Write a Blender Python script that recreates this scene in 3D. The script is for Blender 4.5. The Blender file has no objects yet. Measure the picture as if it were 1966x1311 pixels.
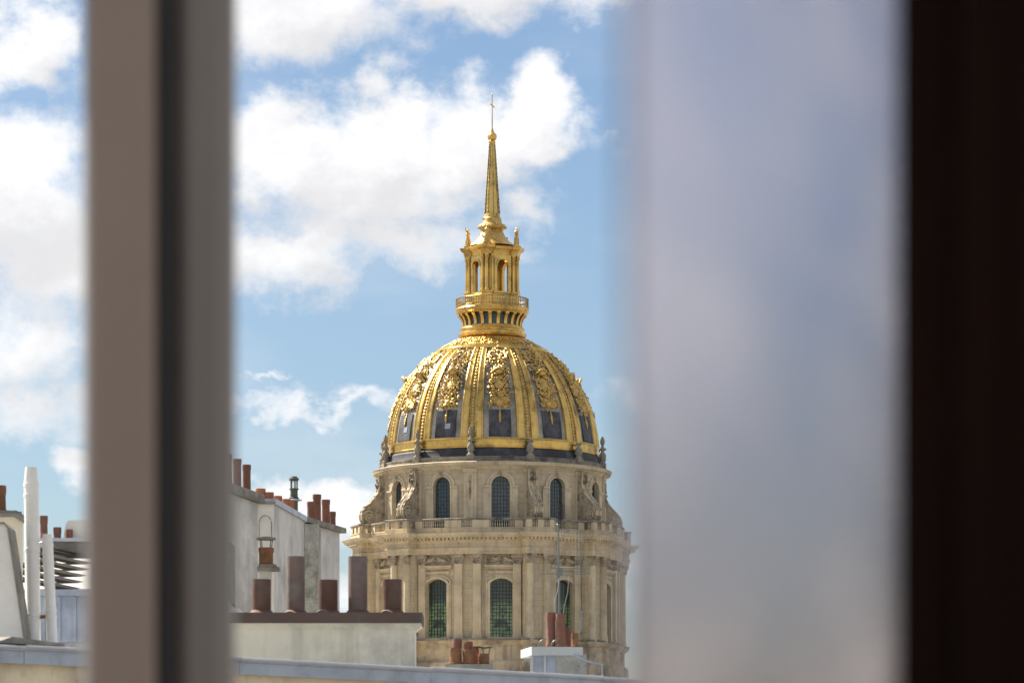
import bpy, bmesh, math, random
from mathutils import Vector, Matrix, noise as mnoise

scene = bpy.context.scene
COL = scene.collection
rad = math.radians
random.seed(7)

# ------------------------------------------------------------------ camera
FPX, CX, HY, ZC = 7200.0, 983.0, 1608.0, 16.0      # focal length and horizon, in photo pixels; eye height
cam_d = bpy.data.cameras.new('camera')
cam = bpy.data.objects.new('camera', cam_d)
COL.objects.link(cam)
cam.location = (0, 0, ZC)
cam.rotation_euler = (rad(90), 0, 0)
cam_d.sensor_width = 36
cam_d.lens = FPX / 1966 * 36
cam_d.shift_y = (HY - 655.5) / 1966
cam_d.clip_start = 0.05
cam_d.clip_end = 20000
cam_d.dof.use_dof = True
cam_d.dof.focus_distance = 442
cam_d.dof.aperture_fstop = 7.4
scene.camera = cam

# ------------------------------------------------------------------ light
SUN_EL, SUN_A = 47.0, 36.0                          # sun stands left of the view and beyond the dome
S = Vector((-math.cos(rad(SUN_A)) * math.cos(rad(SUN_EL)), math.sin(rad(SUN_A)) * math.cos(rad(SUN_EL)), math.sin(rad(SUN_EL))))
sun_d = bpy.data.lights.new('sun', 'SUN')
sun_d.energy = 5.0
sun_d.angle = rad(0.55)
sun_d.color = (1.0, 0.93, 0.82)
sun = bpy.data.objects.new('sun', sun_d)
COL.objects.link(sun)
sun.rotation_euler = S.to_track_quat('Z', 'Y').to_euler()
sun.location = (-60, 60, 120)

scene.view_settings.view_transform = 'Standard'
scene.view_settings.look = 'None'
scene.view_settings.gamma = 1.0
scene.view_settings.use_curve_mapping = False
scene.view_settings.exposure = 1.24

# ------------------------------------------------------------------ sky
world = bpy.data.worlds.new('World')
scene.world = world
world.use_nodes = True
world.cycles.sampling_method = 'MANUAL'
world.cycles.sample_map_resolution = 512
wt = world.node_tree
wt.nodes.clear()


class NT:
    """tiny helper to wire shader nodes"""
    def __init__(self, tree):
        self.t = tree

    def n(self, typ, **kw):
        nd = self.t.nodes.new(typ)
        for k, v in kw.items():
            setattr(nd, k, v)
        return nd

    def put(self, sock, val):
        if isinstance(val, bpy.types.NodeSocket):
            self.t.links.new(val, sock)
        elif val is not None:
            sock.default_value = val

    def m(self, op, a, b=None, c=None, clamp=False):
        nd = self.n('ShaderNodeMath', operation=op, use_clamp=clamp)
        self.put(nd.inputs[0], a)
        if b is not None:
            self.put(nd.inputs[1], b)
        if c is not None:
            self.put(nd.inputs[2], c)
        return nd.outputs[0]

    def ramp(self, v, a, b, c=0.0, d=1.0, smooth=True):
        nd = self.n('ShaderNodeMapRange', interpolation_type='SMOOTHSTEP' if smooth else 'LINEAR')
        self.put(nd.inputs[0], v)
        for i, q in enumerate((a, b, c, d)):
            self.put(nd.inputs[i + 1], q)
        return nd.outputs[0]

    def noise(self, vec, scale, detail=4, rough=0.55, out='Fac', dist=0.0):
        nd = self.n('ShaderNodeTexNoise')
        if vec is not None:
            self.t.links.new(vec, nd.inputs['Vector'])
        nd.inputs['Scale'].default_value = scale
        nd.inputs['Detail'].default_value = detail
        nd.inputs['Roughness'].default_value = rough
        nd.inputs['Distortion'].default_value = dist
        return nd.outputs[out]

    def mix(self, f, a, b, typ='RGBA', blend='MIX'):
        nd = self.n('ShaderNodeMix', data_type=typ)
        if typ == 'RGBA':
            nd.blend_type = blend
            ia, ib, o = nd.inputs[6], nd.inputs[7], nd.outputs[2]
        else:
            ia, ib, o = nd.inputs[2], nd.inputs[3], nd.outputs[0]
        self.put(nd.inputs[0], f)
        self.put(ia, a)
        self.put(ib, b)
        return o

    def xyz(self, x, y, z):
        nd = self.n('ShaderNodeCombineXYZ')
        for i, q in enumerate((x, y, z)):
            self.put(nd.inputs[i], q)
        return nd.outputs[0]


def make_sky():
    k = NT(wt)
    sky = k.n('ShaderNodeTexSky', sky_type='NISHITA')
    sky.sun_disc = False
    sky.sun_elevation = rad(SUN_EL)
    sky.sun_rotation = math.atan2(S.x, S.y)
    sky.air_density = 1.0
    sky.dust_density = 0.7
    sky.ozone_density = 4.0
    tc = k.n('ShaderNodeTexCoord')
    sep = k.n('ShaderNodeSeparateXYZ')
    wt.links.new(tc.outputs['Generated'], sep.inputs[0])
    az = k.m('ARCTAN2', sep.outputs[0], sep.outputs[1])
    el = k.m('ARCSINE', sep.outputs[2])
    d = 180 / math.pi
    a = k.m('MULTIPLY', az, d)                      # degrees of azimuth / elevation
    e = k.m('MULTIPLY', el, d)
    flat = k.xyz(a, k.m('MULTIPLY', e, 1.25), 0.0)

    def vm(op, x, y=None, z=None):
        nd = k.n('ShaderNodeVectorMath', operation=op)
        for i_, q_ in enumerate((x, y, z)):
            if q_ is not None:
                k.put(nd.inputs[i_], q_)
        return nd

    def n2(vec, scale, detail, rough=.6, off=None):
        nd = k.n('ShaderNodeTexNoise', noise_dimensions='2D')
        if off:
            vec = vm('ADD', vec, off).outputs[0]
        wt.links.new(vec, nd.inputs['Vector'])
        nd.inputs['Scale'].default_value = scale
        nd.inputs['Detail'].default_value = detail
        nd.inputs['Roughness'].default_value = rough
        return nd.outputs['Fac']
    wx = k.m('MULTIPLY_ADD', n2(flat, 0.5, 5), 2.1, -1.05)
    wy = k.m('MULTIPLY_ADD', n2(flat, 0.55, 5, .6, (31.7, 17.3, 0)), 1.7, -.85)
    pos = k.xyz(k.m('ADD', a, wx), k.m('ADD', e, wy), 0.0)

    def deg(x, y):
        return (x - CX) / FPX * d, (HY - y) / FPX * d
    # cumulus heaps: photo position and half-size, amount
    heaps = [(60, 115, 120, 110, 1.0), (30, 400, 190, 170, 1.1), (120, 520, 170, 130, 1.0), (70, 680, 210, 120, .72),
             (135, 905, 60, 55, .8), (300, 300, 170, 260, .9), (60, 800, 250, 60, .5),
             (560, 40, 260, 140, 1.0), (880, -30, 400, 115, 1.0), (1120, 0, 160, 75, .8), (780, -190, 700, 160, .8),
             (540, 300, 210, 110, 1.05), (735, 275, 105, 95, 1.0), (700, 360, 260, 150, 1.15), (900, 290, 200, 115, 1.1),
             (1050, 235, 110, 90, 1.05), (560, 500, 230, 120, .85), (800, 490, 220, 85, .66), (1010, 400, 90, 60, .5),
             (600, 788, 330, 24, .40), (500, 738, 36, 14, .40),
             (650, 985, 140, 80, .95), (520, 955, 90, 75, .8), (760, 1150, 300, 90, .7), (1300, 1120, 260, 90, .55),
             (1450, 760, 330, 55, .6), (1480, 310, 260, 70, .8), (1650, 170, 120, 90, .6), (1480, 1030, 330, 70, .7), (980, 265, 170, 75, 1.1)]

    def heap_field(pv):
        tot = None
        for (x, y, rx, ry, amt) in heaps:
            ca, ce = deg(x, y)
            sx, sy = FPX / d / rx, FPX / d / ry
            q = vm('LENGTH', vm('MULTIPLY_ADD', pv, (sx, sy, 0), (-ca * sx, -ce * sy, 0)).outputs[0]).outputs['Value']
            b = k.m('MULTIPLY_ADD', q, -amt, amt)
            tot = b if tot is None else k.m('SMOOTH_MAX', tot, b, 0.25)
        return k.m('MAXIMUM', tot, -.6)
    tot = heap_field(pos)
    # the rest of the sky carries clouds of the same kind
    gen = k.m('MULTIPLY_ADD', k.noise(tc.outputs['Generated'], 5.5, 4, 0.55), 4.2, -1.85)
    far = vm('LENGTH', vm('ADD', k.xyz(a, e, 0.0), (0, -6.5, 0)).outputs[0]).outputs['Value']
    w = k.ramp(far, 9.5, 15.0)
    field = k.mix(w, tot, gen, 'FLOAT')
    fine = n2(flat, 1.3, 7, .64, (3.1, 8.7, 0))
    dens = k.m('ADD', field, k.m('MULTIPLY_ADD', fine, 0.82, -.41))
    alpha = k.ramp(dens, -0.12, 0.62)
    veil = k.m('MULTIPLY', k.ramp(n2(vm('MULTIPLY', flat, (.4, 1.3, 1)).outputs[0], 0.3, 4, .55), 0.45, 0.8), 0.22)
    alpha = k.m('MAXIMUM', alpha, veil)
    # tops towards the sun stay white, what lies below the crown of a heap turns grey
    above = k.mix(w, heap_field(vm('ADD', pos, (-.35, .75, 0)).outputs[0]), gen, 'FLOAT')
    shade = k.ramp(k.m('ADD', above, k.m('MULTIPLY_ADD', fine, 0.9, -.45)), -.1, .95, 1.0, .80)
    lum = k.m('MULTIPLY', shade, k.m('MULTIPLY_ADD', fine, -.10, 1.08))
    cl = k.n('ShaderNodeVectorMath', operation='SCALE')
    cl.inputs[0].default_value = (9.2, 9.2, 9.35)
    wt.links.new(lum, cl.inputs['Scale'])
    mixed = k.mix(alpha, sky.outputs[0], cl.outputs[0])
    bg = k.n('ShaderNodeBackground')
    bg.inputs['Strength'].default_value = 0.046
    wt.links.new(mixed, bg.inputs['Color'])
    out = k.n('ShaderNodeOutputWorld')
    wt.links.new(bg.outputs[0], out.inputs['Surface'])


make_sky()

# ------------------------------------------------------------------ materials
MATS = {}


def mat(name, col, rough=0.8, metal=0.0, var=0.25, scale=1.5, tint=None, tint_amt=0.0, tint_scale=0.6, bump=0.15,
        bump_scale=12.0, courses=0.0, streak=0.0, spots=0.0, spec=0.5, island=0.0, joint=0.22):
    m = bpy.data.materials.new(name)
    m.use_nodes = True
    t = m.node_tree
    k = NT(t)
    b = t.nodes['Principled BSDF']
    tc = k.n('ShaderNodeTexCoord')
    v = tc.outputs['Object']
    n1 = k.noise(v, scale, 6, 0.6)
    f = k.ramp(n1, 0.25, 0.75)
    lo = tuple(c * (1 - var) for c in col) + (1,)
    hi = tuple(min(1, c * (1 + var)) for c in col) + (1,)
    c = k.mix(f, lo, hi)
    if tint:
        n2 = k.noise(v, tint_scale, 7, 0.65)
        g = k.m('MULTIPLY', k.ramp(n2, 0.45, 0.68), tint_amt)
        c = k.mix(g, c, tuple(tint) + (1,))
    if streak:
        mp = k.n('ShaderNodeMapping')
        mp.inputs['Scale'].default_value = (1.0, 1.0, 0.10)
        t.links.new(v, mp.inputs[0])
        n3 = k.noise(mp.outputs[0], 1.6, 6, 0.65)
        g = k.m('MULTIPLY', k.ramp(n3, 0.48, 0.75), streak)
        c = k.mix(g, c, tuple(q * 0.35 for q in col) + (1,))
    if spots:
        n4 = k.noise(v, scale * 7, 3, 0.5)
        g = k.m('MULTIPLY', k.ramp(n4, 0.62, 0.70), spots)
        c = k.mix(g, c, tuple(q * 0.28 for q in col) + (1,))
    h = k.noise(v, bump_scale, 5, 0.6)
    if courses:
        sp = k.n('ShaderNodeSeparateXYZ')
        t.links.new(v, sp.inputs[0])
        fr = k.m('FRACT', k.m('DIVIDE', sp.outputs[2], courses))
        j = k.m('MINIMUM', k.ramp(fr, 0.0, 0.10), k.ramp(fr, 0.90, 1.0, 1.0, 0.0))
        course_id = k.m('FLOOR', k.m('DIVIDE', sp.outputs[2], courses))
        ang = k.m('MULTIPLY', k.m('ARCTAN2', sp.outputs[0], sp.outputs[1]), 13.0 / (courses * 2.1))
        fa = k.m('FRACT', k.m('ADD', ang, k.m('MULTIPLY', course_id, 0.5)))
        ja = k.m('MINIMUM', k.ramp(fa, 0.0, 0.05), k.ramp(fa, 0.95, 1.0, 1.0, 0.0))
        jj = k.m('MINIMUM', j, ja)
        c = k.mix(k.m('MULTIPLY', k.m('SUBTRACT', 1.0, jj), joint), c, tuple(q * 0.3 for q in col) + (1,))
        wn = k.n('ShaderNodeTexWhiteNoise', noise_dimensions='2D')
        t.links.new(k.xyz(course_id, k.m('FLOOR', k.m('ADD', ang, k.m('MULTIPLY', course_id, 0.5))), 0.0), wn.inputs['Vector'])
        c = k.mix(k.m('MULTIPLY', wn.outputs['Value'], joint * 0.8), c, tuple(q * 0.55 for q in col) + (1,))
        h = k.m('ADD', k.m('MULTIPLY', h, 0.5), k.m('MULTIPLY', jj, joint * 2.0))
    if island:
        oi = k.n('ShaderNodeObjectInfo')
        c = k.mix(k.m('MULTIPLY', oi.outputs['Random'], island), c, tuple(q * 0.45 for q in col) + (1,))
    t.links.new(c, b.inputs['Base Color'])
    r = k.ramp(n1, 0.2, 0.8, max(0.02, rough - 0.1), min(1, rough + 0.1))
    t.links.new(r, b.inputs['Roughness'])
    b.inputs['Metallic'].default_value = metal
    b.inputs['Specular IOR Level'].default_value = spec
    if bump:
        bp = k.n('ShaderNodeBump')
        bp.inputs['Strength'].default_value = bump
        bp.inputs['Distance'].default_value = 0.05
        t.links.new(h, bp.inputs['Height'])
        t.links.new(bp.outputs[0], b.inputs['Normal'])
    MATS[name] = m
    return m


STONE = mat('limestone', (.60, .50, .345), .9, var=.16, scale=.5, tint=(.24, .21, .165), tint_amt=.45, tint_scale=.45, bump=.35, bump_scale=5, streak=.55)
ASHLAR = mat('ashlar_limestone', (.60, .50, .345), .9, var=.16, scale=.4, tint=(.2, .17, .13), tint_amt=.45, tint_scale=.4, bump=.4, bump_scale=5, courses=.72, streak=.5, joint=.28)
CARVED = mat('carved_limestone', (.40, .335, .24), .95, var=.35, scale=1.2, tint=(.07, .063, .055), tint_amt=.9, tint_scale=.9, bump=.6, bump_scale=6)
BLACKENED = mat('weathered_limestone', (.27, .24, .19), .95, var=.3, scale=1.0, tint=(.07, .068, .065), tint_amt=.85, tint_scale=.55, bump=.5, bump_scale=6, streak=.6)
BASE = mat('stained_limestone', (.50, .41, .29), .95, var=.25, scale=.5, tint=(.13, .115, .09), tint_amt=.75, tint_scale=.35, bump=.45, bump_scale=5, streak=.7)
LEAD = mat('lead_sheet', (.36, .325, .27), .42, metal=.4, var=.35, scale=.5, tint=(.06, .06, .065), tint_amt=.7, tint_scale=.22, bump=.3, bump_scale=3, courses=1.05, streak=.35)
DARKLEAD = mat('dark_lead', (.032, .032, .038), .7, metal=.0, var=.4, scale=.8, tint=(.16, .16, .17), tint_amt=.5, tint_scale=.5, bump=.2)
GOLD = mat('gold_leaf', (.78, .51, .15), .31, metal=.92, var=.18, scale=.6, tint=(.24, .16, .06), tint_amt=.8, tint_scale=.4, bump=.22, bump_scale=4, courses=1.05, joint=.09)
GOLD_O = mat('gold_leaf_relief', (.66, .44, .14), .42, metal=.85, var=.22, scale=1.8, tint=(.22, .15, .06), tint_amt=.6, tint_scale=1.2, bump=.5, bump_scale=7)
GOLD_D = mat('dull_gold', (.45, .33, .14), .5, metal=.7, var=.3, scale=1.5, tint=(.1, .08, .05), tint_amt=.7, tint_scale=1.0, bump=.5, bump_scale=7)
VERDI = mat('green_grey_lead', (.07, .10, .11), .5, metal=.2, var=.3)
IRON = mat('dark_iron', (.05, .04, .03), .5, metal=.6, var=.3)
GREENIRON = mat('green_painted_iron', (.07, .085, .06), .6, var=.4, tint=(.16, .14, .09), tint_amt=.5, tint_scale=6)
ZINC = mat('zinc_sheet', (.42, .455, .51), .45, metal=.45, var=.14, scale=1.2, tint=(.24, .25, .28), tint_amt=.5, tint_scale=2.5, bump=.1, bump_scale=8, streak=.25)
ZINC_L = mat('bright_zinc', (.52, .54, .57), .4, metal=.4, var=.12, scale=2.0, bump=.08)
CREAM = mat('cream_render', (.84, .71, .50), .92, var=.10, scale=1.0, tint=(.42, .36, .27), tint_amt=.5, tint_scale=1.4, bump=.3, bump_scale=20, spots=.35, streak=.35)
CREAM_S = mat('stained_cream_render', (.76, .69, .53), .92, var=.10, scale=.9, tint=(.36, .34, .30), tint_amt=.7, tint_scale=.7, bump=.25, bump_scale=16, streak=.55)
WHITE_R = mat('white_render', (.78, .74, .66), .9, var=.07, scale=1.2, tint=(.5, .46, .4), tint_amt=.4, tint_scale=1.3, bump=.2, bump_scale=20)
GREYWALL = mat('stained_grey_render', (.68, .65, .60), .93, var=.14, scale=.7, tint=(.27, .265, .25), tint_amt=.6, tint_scale=.55, bump=.35, bump_scale=12, streak=.4)
ROUGHCAST = mat('rough_pebbled_render', (.42, .41, .36), .95, var=.25, scale=2.5, tint=(.12, .13, .10), tint_amt=.7, tint_scale=1.6, bump=.8, bump_scale=14, spots=.7)
CONCRETE = mat('mossy_concrete', (.27, .25, .21), .95, var=.3, scale=3, tint=(.09, .09, .07), tint_amt=.7, tint_scale=2.2, bump=.5, bump_scale=14)
BROWN = mat('brown_painted_metal', (.125, .062, .043), .65, var=.18, scale=3, tint=(.16, .13, .10), tint_amt=.5, tint_scale=2.0, bump=.1, bump_scale=10, spec=.25, island=.15)
BROWN_G = mat('faded_brown_metal', (.15, .10, .078), .6, var=.2, scale=2.5, tint=(.20, .19, .17), tint_amt=.6, tint_scale=2.2, bump=.1, bump_scale=10, spec=.4)
SLABBROWN = mat('brown_slab', (.10, .06, .045), .75, var=.2, scale=2.5, tint=(.10, .10, .075), tint_amt=.7, tint_scale=.9, bump=.4, bump_scale=12)
TERRA = mat('terracotta', (.40, .135, .06), .85, var=.22, scale=3, tint=(.20, .085, .05), tint_amt=.55, tint_scale=2, bump=.25, bump_scale=14, island=.45)
TERRA_D = mat('dark_terracotta', (.22, .095, .062), .8, var=.2, scale=3, tint=(.12, .06, .045), tint_amt=.5, tint_scale=2, bump=.25, bump_scale=14, island=.4)
RUST = mat('rusty_clay', (.23, .105, .045), .85, var=.3, scale=5, tint=(.09, .05, .03), tint_amt=.7, tint_scale=4, bump=.35, bump_scale=18, island=.3)
FLUE = mat('white_enamel_flue', (.86, .83, .76), .38, var=.04, scale=1.5, tint=(.55, .52, .46), tint_amt=.35, tint_scale=1.6, bump=.05, spec=.4)
WHITE_P = mat('white_painted_slab', (.50, .50, .47), .7, var=.07, scale=3, tint=(.45, .45, .42), tint_amt=.4, tint_scale=4, bump=.15)
STEEL = mat('galvanised_steel', (.20, .21, .20), .4, metal=.7, var=.15)
BLACKP = mat('black_plastic', (.02, .02, .022), .5, var=.2)
TAUPE = mat('taupe_frame_paint', (.305, .245, .20), .55, var=.05, scale=6, bump=.03)
TAUPE_D = mat('dark_taupe_frame_paint', (.225, .205, .182), .55, var=.06, scale=6, bump=.03)
GASKET = mat('black_rubber_gasket', (.042, .042, .042), .7, var=.1)
SASH = mat('pale_grey_sash', (.42, .42, .43), .5, var=.05, bump=.02)
WALNUT = mat('dark_brown_wood', (.013, .0065, .0045), .8, var=.35, scale=2, bump=.05, spec=.05)
PLASTER = mat('room_plaster', (.55, .52, .48), .9, var=.05)
PARQUET = mat('room_parquet', (.18, .10, .05), .5, var=.2)
ASPHALT = mat('city_ground', (.17, .158, .14), .95, var=.3, scale=.02, bump=0)
SLATE = mat('slate_roof', (.10, .11, .13), .6, var=.3, scale=.8, bump=.3)


def glass_dark(name, c1, c2, amt, split, rough=.12):
    m = bpy.data.materials.new(name)
    m.use_nodes = True
    t = m.node_tree
    k = NT(t)
    b = t.nodes['Principled BSDF']
    tc = k.n('ShaderNodeTexCoord')
    sp = k.n('ShaderNodeSeparateXYZ')
    t.links.new(tc.outputs['Object'], sp.inputs[0])
    cell = k.xyz(k.m('FLOOR', k.m('MULTIPLY', sp.outputs[0], 2.6)), 0.0, k.m('FLOOR', k.m('MULTIPLY', sp.outputs[2], 2.6)))
    wn = k.n('ShaderNodeTexWhiteNoise', noise_dimensions='3D')
    t.links.new(cell, wn.inputs['Vector'])
    n = k.noise(tc.outputs['Object'], .45, 4, .6)
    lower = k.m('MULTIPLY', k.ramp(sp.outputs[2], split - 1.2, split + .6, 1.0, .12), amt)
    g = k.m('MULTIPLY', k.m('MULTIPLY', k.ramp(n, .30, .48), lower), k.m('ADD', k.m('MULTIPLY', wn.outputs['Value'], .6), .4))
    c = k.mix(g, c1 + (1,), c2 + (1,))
    t.links.new(c, b.inputs['Base Color'])
    b.inputs['Roughness'].default_value = rough
    b.inputs['Specular IOR Level'].default_value = .6
    bp = k.n('ShaderNodeBump')
    bp.inputs['Strength'].default_value = .25
    bp.inputs['Distance'].default_value = .05
    t.links.new(wn.outputs['Value'], bp.inputs['Height'])
    t.links.new(bp.outputs[0], b.inputs['Normal'])
    return m


PANE_UP = glass_dark('leaded_blue_glass', (.030, .045, .055), (.07, .105, .115), .9, 90)
PANE_LOW = glass_dark('leaded_glass_painted_green_light', (.02, .028, .028), (.30, .47, .21), 1.0, 16 + (1608 - 1170) * 456 / 7200)  # green tint, with reflected and through light painted into the pane colour


def hazy_glass():
    m = bpy.data.materials.new('hazy_glass')
    m.use_nodes = True
    t = m.node_tree
    k = NT(t)
    t.nodes.remove(t.nodes['Principled BSDF'])
    tc = k.n('ShaderNodeTexCoord')
    mp = k.n('ShaderNodeMapping')
    mp.inputs['Scale'].default_value = (1.0, 1.0, 4.0)
    t.links.new(tc.outputs['Object'], mp.inputs[0])
    smear = k.noise(mp.outputs[0], 2.2, 5, .6)
    rf = k.n('ShaderNodeBsdfRefraction')
    rf.inputs['IOR'].default_value = 1.15
    rf.inputs['Color'].default_value = (.89, .87, .915, 1)
    t.links.new(k.ramp(smear, .3, .7, .19, .25), rf.inputs['Roughness'])
    df = k.n('ShaderNodeBsdfTranslucent')
    df.inputs['Color'].default_value = (.8, .76, .76, 1)
    mx = k.n('ShaderNodeMixShader')
    t.links.new(k.ramp(smear, .35, .75, .01, .09), mx.inputs[0])
    t.links.new(rf.outputs[0], mx.inputs[1])
    t.links.new(df.outputs[0], mx.inputs[2])
    t.links.new(mx.outputs[0], t.nodes['Material Output'].inputs['Surface'])
    return m


HAZY = hazy_glass()

# ------------------------------------------------------------------ mesh helpers
def ico_data(sub=1):
    bm = bmesh.new()
    bmesh.ops.create_icosphere(bm, subdivisions=sub, radius=1.0)
    v = [x.co.copy() for x in bm.verts]
    bm.verts.index_update()
    f = [tuple(q.index for q in x.verts) for x in bm.faces]
    bm.free()
    return v, f


ICO = ico_data(1)
ICO2 = ico_data(2)


class MB:
    def __init__(self):
        self.v, self.f = [], []

    def add(self, vs, fs, M=None):
        o = len(self.v)
        self.v += [(M @ Vector(p)) if M is not None else Vector(p) for p in vs]
        self.f += [tuple(i + o for i in q) for q in fs]
        return self

    def box(self, x0, x1, y0, y1, z0, z1, M=None):
        vs = [(x, y, z) for z in (z0, z1) for y in (y0, y1) for x in (x0, x1)]
        return self.add(vs, [(0, 2, 3, 1), (4, 5, 7, 6), (0, 1, 5, 4), (2, 6, 7, 3), (0, 4, 6, 2), (1, 3, 7, 5)], M)

    def lathe(self, prof, n=32, M=None, cap=True, ph=0.0):
        vs, fs = [], []
        for (r, z) in prof:
            for i in range(n):
                a = 2 * math.pi * i / n + ph
                vs.append((r * math.sin(a), -r * math.cos(a), z))
        for j in range(len(prof) - 1):
            for i in range(n):
                k = (i + 1) % n
                fs.append((j * n + i, j * n + k, (j + 1) * n + k, (j + 1) * n + i))
        if cap:
            fs.append(tuple(range(n))[::-1])
            fs.append(tuple((len(prof) - 1) * n + i for i in range(n)))
        return self.add(vs, fs, M)

    def prism(self, poly, y0, y1, M=None):
        n = len(poly)
        vs = [(x, y0, z) for x, z in poly] + [(x, y1, z) for x, z in poly]
        fs = [tuple(range(n)), tuple(range(n, 2 * n))[::-1]] + [(i, (i + 1) % n, n + (i + 1) % n, n + i) for i in range(n)]
        return self.add(vs, fs, M)

    def tube(self, pts, r, n=6, M=None):
        pts = [Vector(p) for p in pts]
        rs = r if isinstance(r, (list, tuple)) else [r] * len(pts)
        vs, fs = [], []
        for i, p in enumerate(pts):
            d = (pts[min(i + 1, len(pts) - 1)] - pts[max(i - 1, 0)]).normalized()
            a = d.orthogonal().normalized() if abs(d.z) < .9 else Vector((1, 0, 0))
            b = d.cross(a).normalized()
            a = b.cross(d).normalized()
            for j in range(n):
                t = 2 * math.pi * j / n
                vs.append(p + (a * math.cos(t) + b * math.sin(t)) * rs[i])
        for i in range(len(pts) - 1):
            for j in range(n):
                k = (j + 1) % n
                fs.append((i * n + j, i * n + k, (i + 1) * n + k, (i + 1) * n + j))
        fs.append(tuple(range(n))[::-1])
        fs.append(tuple((len(pts) - 1) * n + j for j in range(n)))
        return self.add(vs, fs, M)

    def ball(self, c, s, rz=0.0, M=None, hi=False):
        v, f = ICO2 if hi else ICO
        if not isinstance(s, (tuple, list)):
            s = (s, s, s)
        m = Matrix.Translation(c) @ Matrix.Rotation(rz, 4, 'Z') @ Matrix.Diagonal((s[0], s[1], s[2], 1))
        if M is not None:
            m = M @ m
        return self.add(v, f, m)

    def build(self, name, material, parent=None, smooth=None, loc=None):
        me = bpy.data.meshes.new(name)
        me.from_pydata([tuple(p) for p in self.v], [], self.f)
        bm = bmesh.new()
        bm.from_mesh(me)
        bmesh.ops.recalc_face_normals(bm, faces=bm.faces)
        bm.to_mesh(me)
        bm.free()
        if smooth:
            for p in me.polygons:
                p.use_smooth = True
            me.set_sharp_from_angle(angle=rad(smooth))
        me.materials.append(material)
        o = bpy.data.objects.new(name, me)
        COL.objects.link(o)
        if parent is not None:
            o.parent = parent
        if loc is not None:
            o.location = loc
        return o


def tag(o, label=None, cat=None, group=None, kind=None):
    for k_, v_ in (('label', label), ('category', cat), ('group', group), ('kind', kind)):
        if v_:
            o[k_] = v_
    return o


def empty(name, loc, label, cat, group=None, rz=0.0):
    o = bpy.data.objects.new(name, None)
    COL.objects.link(o)
    o.location = loc
    o.rotation_euler.z = rz
    return tag(o, label, cat, group)


def copy_at(o, parent, rz=0.0, loc=None):
    """copy a part with its sub-parts, turned about the parent's axis"""
    c = o.copy()
    COL.objects.link(c)
    c.parent = parent
    c.rotation_euler.z = rz
    if loc is not None:
        c.location = loc
    for ch in o.children:
        d = ch.copy()
        COL.objects.link(d)
        d.parent = c
    return c


def PX(x, D):
    return (x - CX) / FPX * D


def PZ(y, D):
    return ZC + (HY - y) / FPX * D


# ------------------------------------------------------------------ ground
g = MB()
N = 24
for i in range(N + 1):
    for j in range(N + 1):
        g.v.append(Vector((-6000 + 12000 * i / N, -4000 + 13000 * j / N, 0)))
for i in range(N):
    for j in range(N):
        a = i * (N + 1) + j
        g.f.append((a, a + N + 1, a + N + 2, a + 1))
tag(g.build('ground', ASPHALT), 'grey city ground far below the rooftops', kind='structure')

# ------------------------------------------------------------------ the domed church
DD = 456.0
s = DD / FPX
AX = 945.0


def Z(y):
    return ZC + (HY - y) * s


def cyl(R, t, z):
    return Vector((R * math.sin(t), -R * math.cos(t), z))


church = empty('domed_church', (PX(AX, DD), DD, 0), 'tall stone church drum under a gilded ribbed dome with lantern and spire', 'church')
RIB0 = -10.5                                        # angle of the first rib, windows lie 15 degrees on
RIBS = [RIB0 + 30 * i for i in range(12)]
WINS = [RIB0 + 15 + 30 * i for i in range(12)]
BAYS = [a for i, a in enumerate(RIBS) if i % 3 != 0]


def plan_loop(R, Rf, w, o, bays=BAYS, n=14):
    RR, ff, ww = R + o, Rf + o, max(w + o, .1 * w)
    pts = []
    ao = math.asin(ww / RR)
    bs = sorted(bays)
    for i, bdeg in enumerate(bs):
        b = rad(bdeg)
        d = Vector((math.sin(b), -math.cos(b)))
        l = Vector((math.cos(b), math.sin(b)))
        pts.append(Vector((RR * math.sin(b - ao), -RR * math.cos(b - ao))))
        pts.append(d * ff - l * ww)
        pts.append(d * ff + l * ww)
        nb = rad(bs[(i + 1) % len(bs)] + (360 if i == len(bs) - 1 else 0))
        for j in range(n):
            a = b + ao + (nb - ao - b - ao) * j / n
            pts.append(Vector((RR * math.sin(a), -RR * math.cos(a))))
    return pts


def sweep(mb, R, Rf, w, prof, bays=BAYS, n=14, close=False):
    """prof: (offset, z) all metres"""
    rings = [[Vector((p.x, p.y, z)) for p in plan_loop(R, Rf, w, o, bays, n)] for o, z in prof]
    m = len(rings[0])
    vs = [p for r in rings for p in r]
    fs = []
    K = len(rings)
    for j in range(K if close else K - 1):
        j2 = (j + 1) % K
        for i in range(m):
            k = (i + 1) % m
            fs.append((j * m + i, j * m + k, j2 * m + k, j2 * m + i))
    mb.add(vs, fs)


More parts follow.
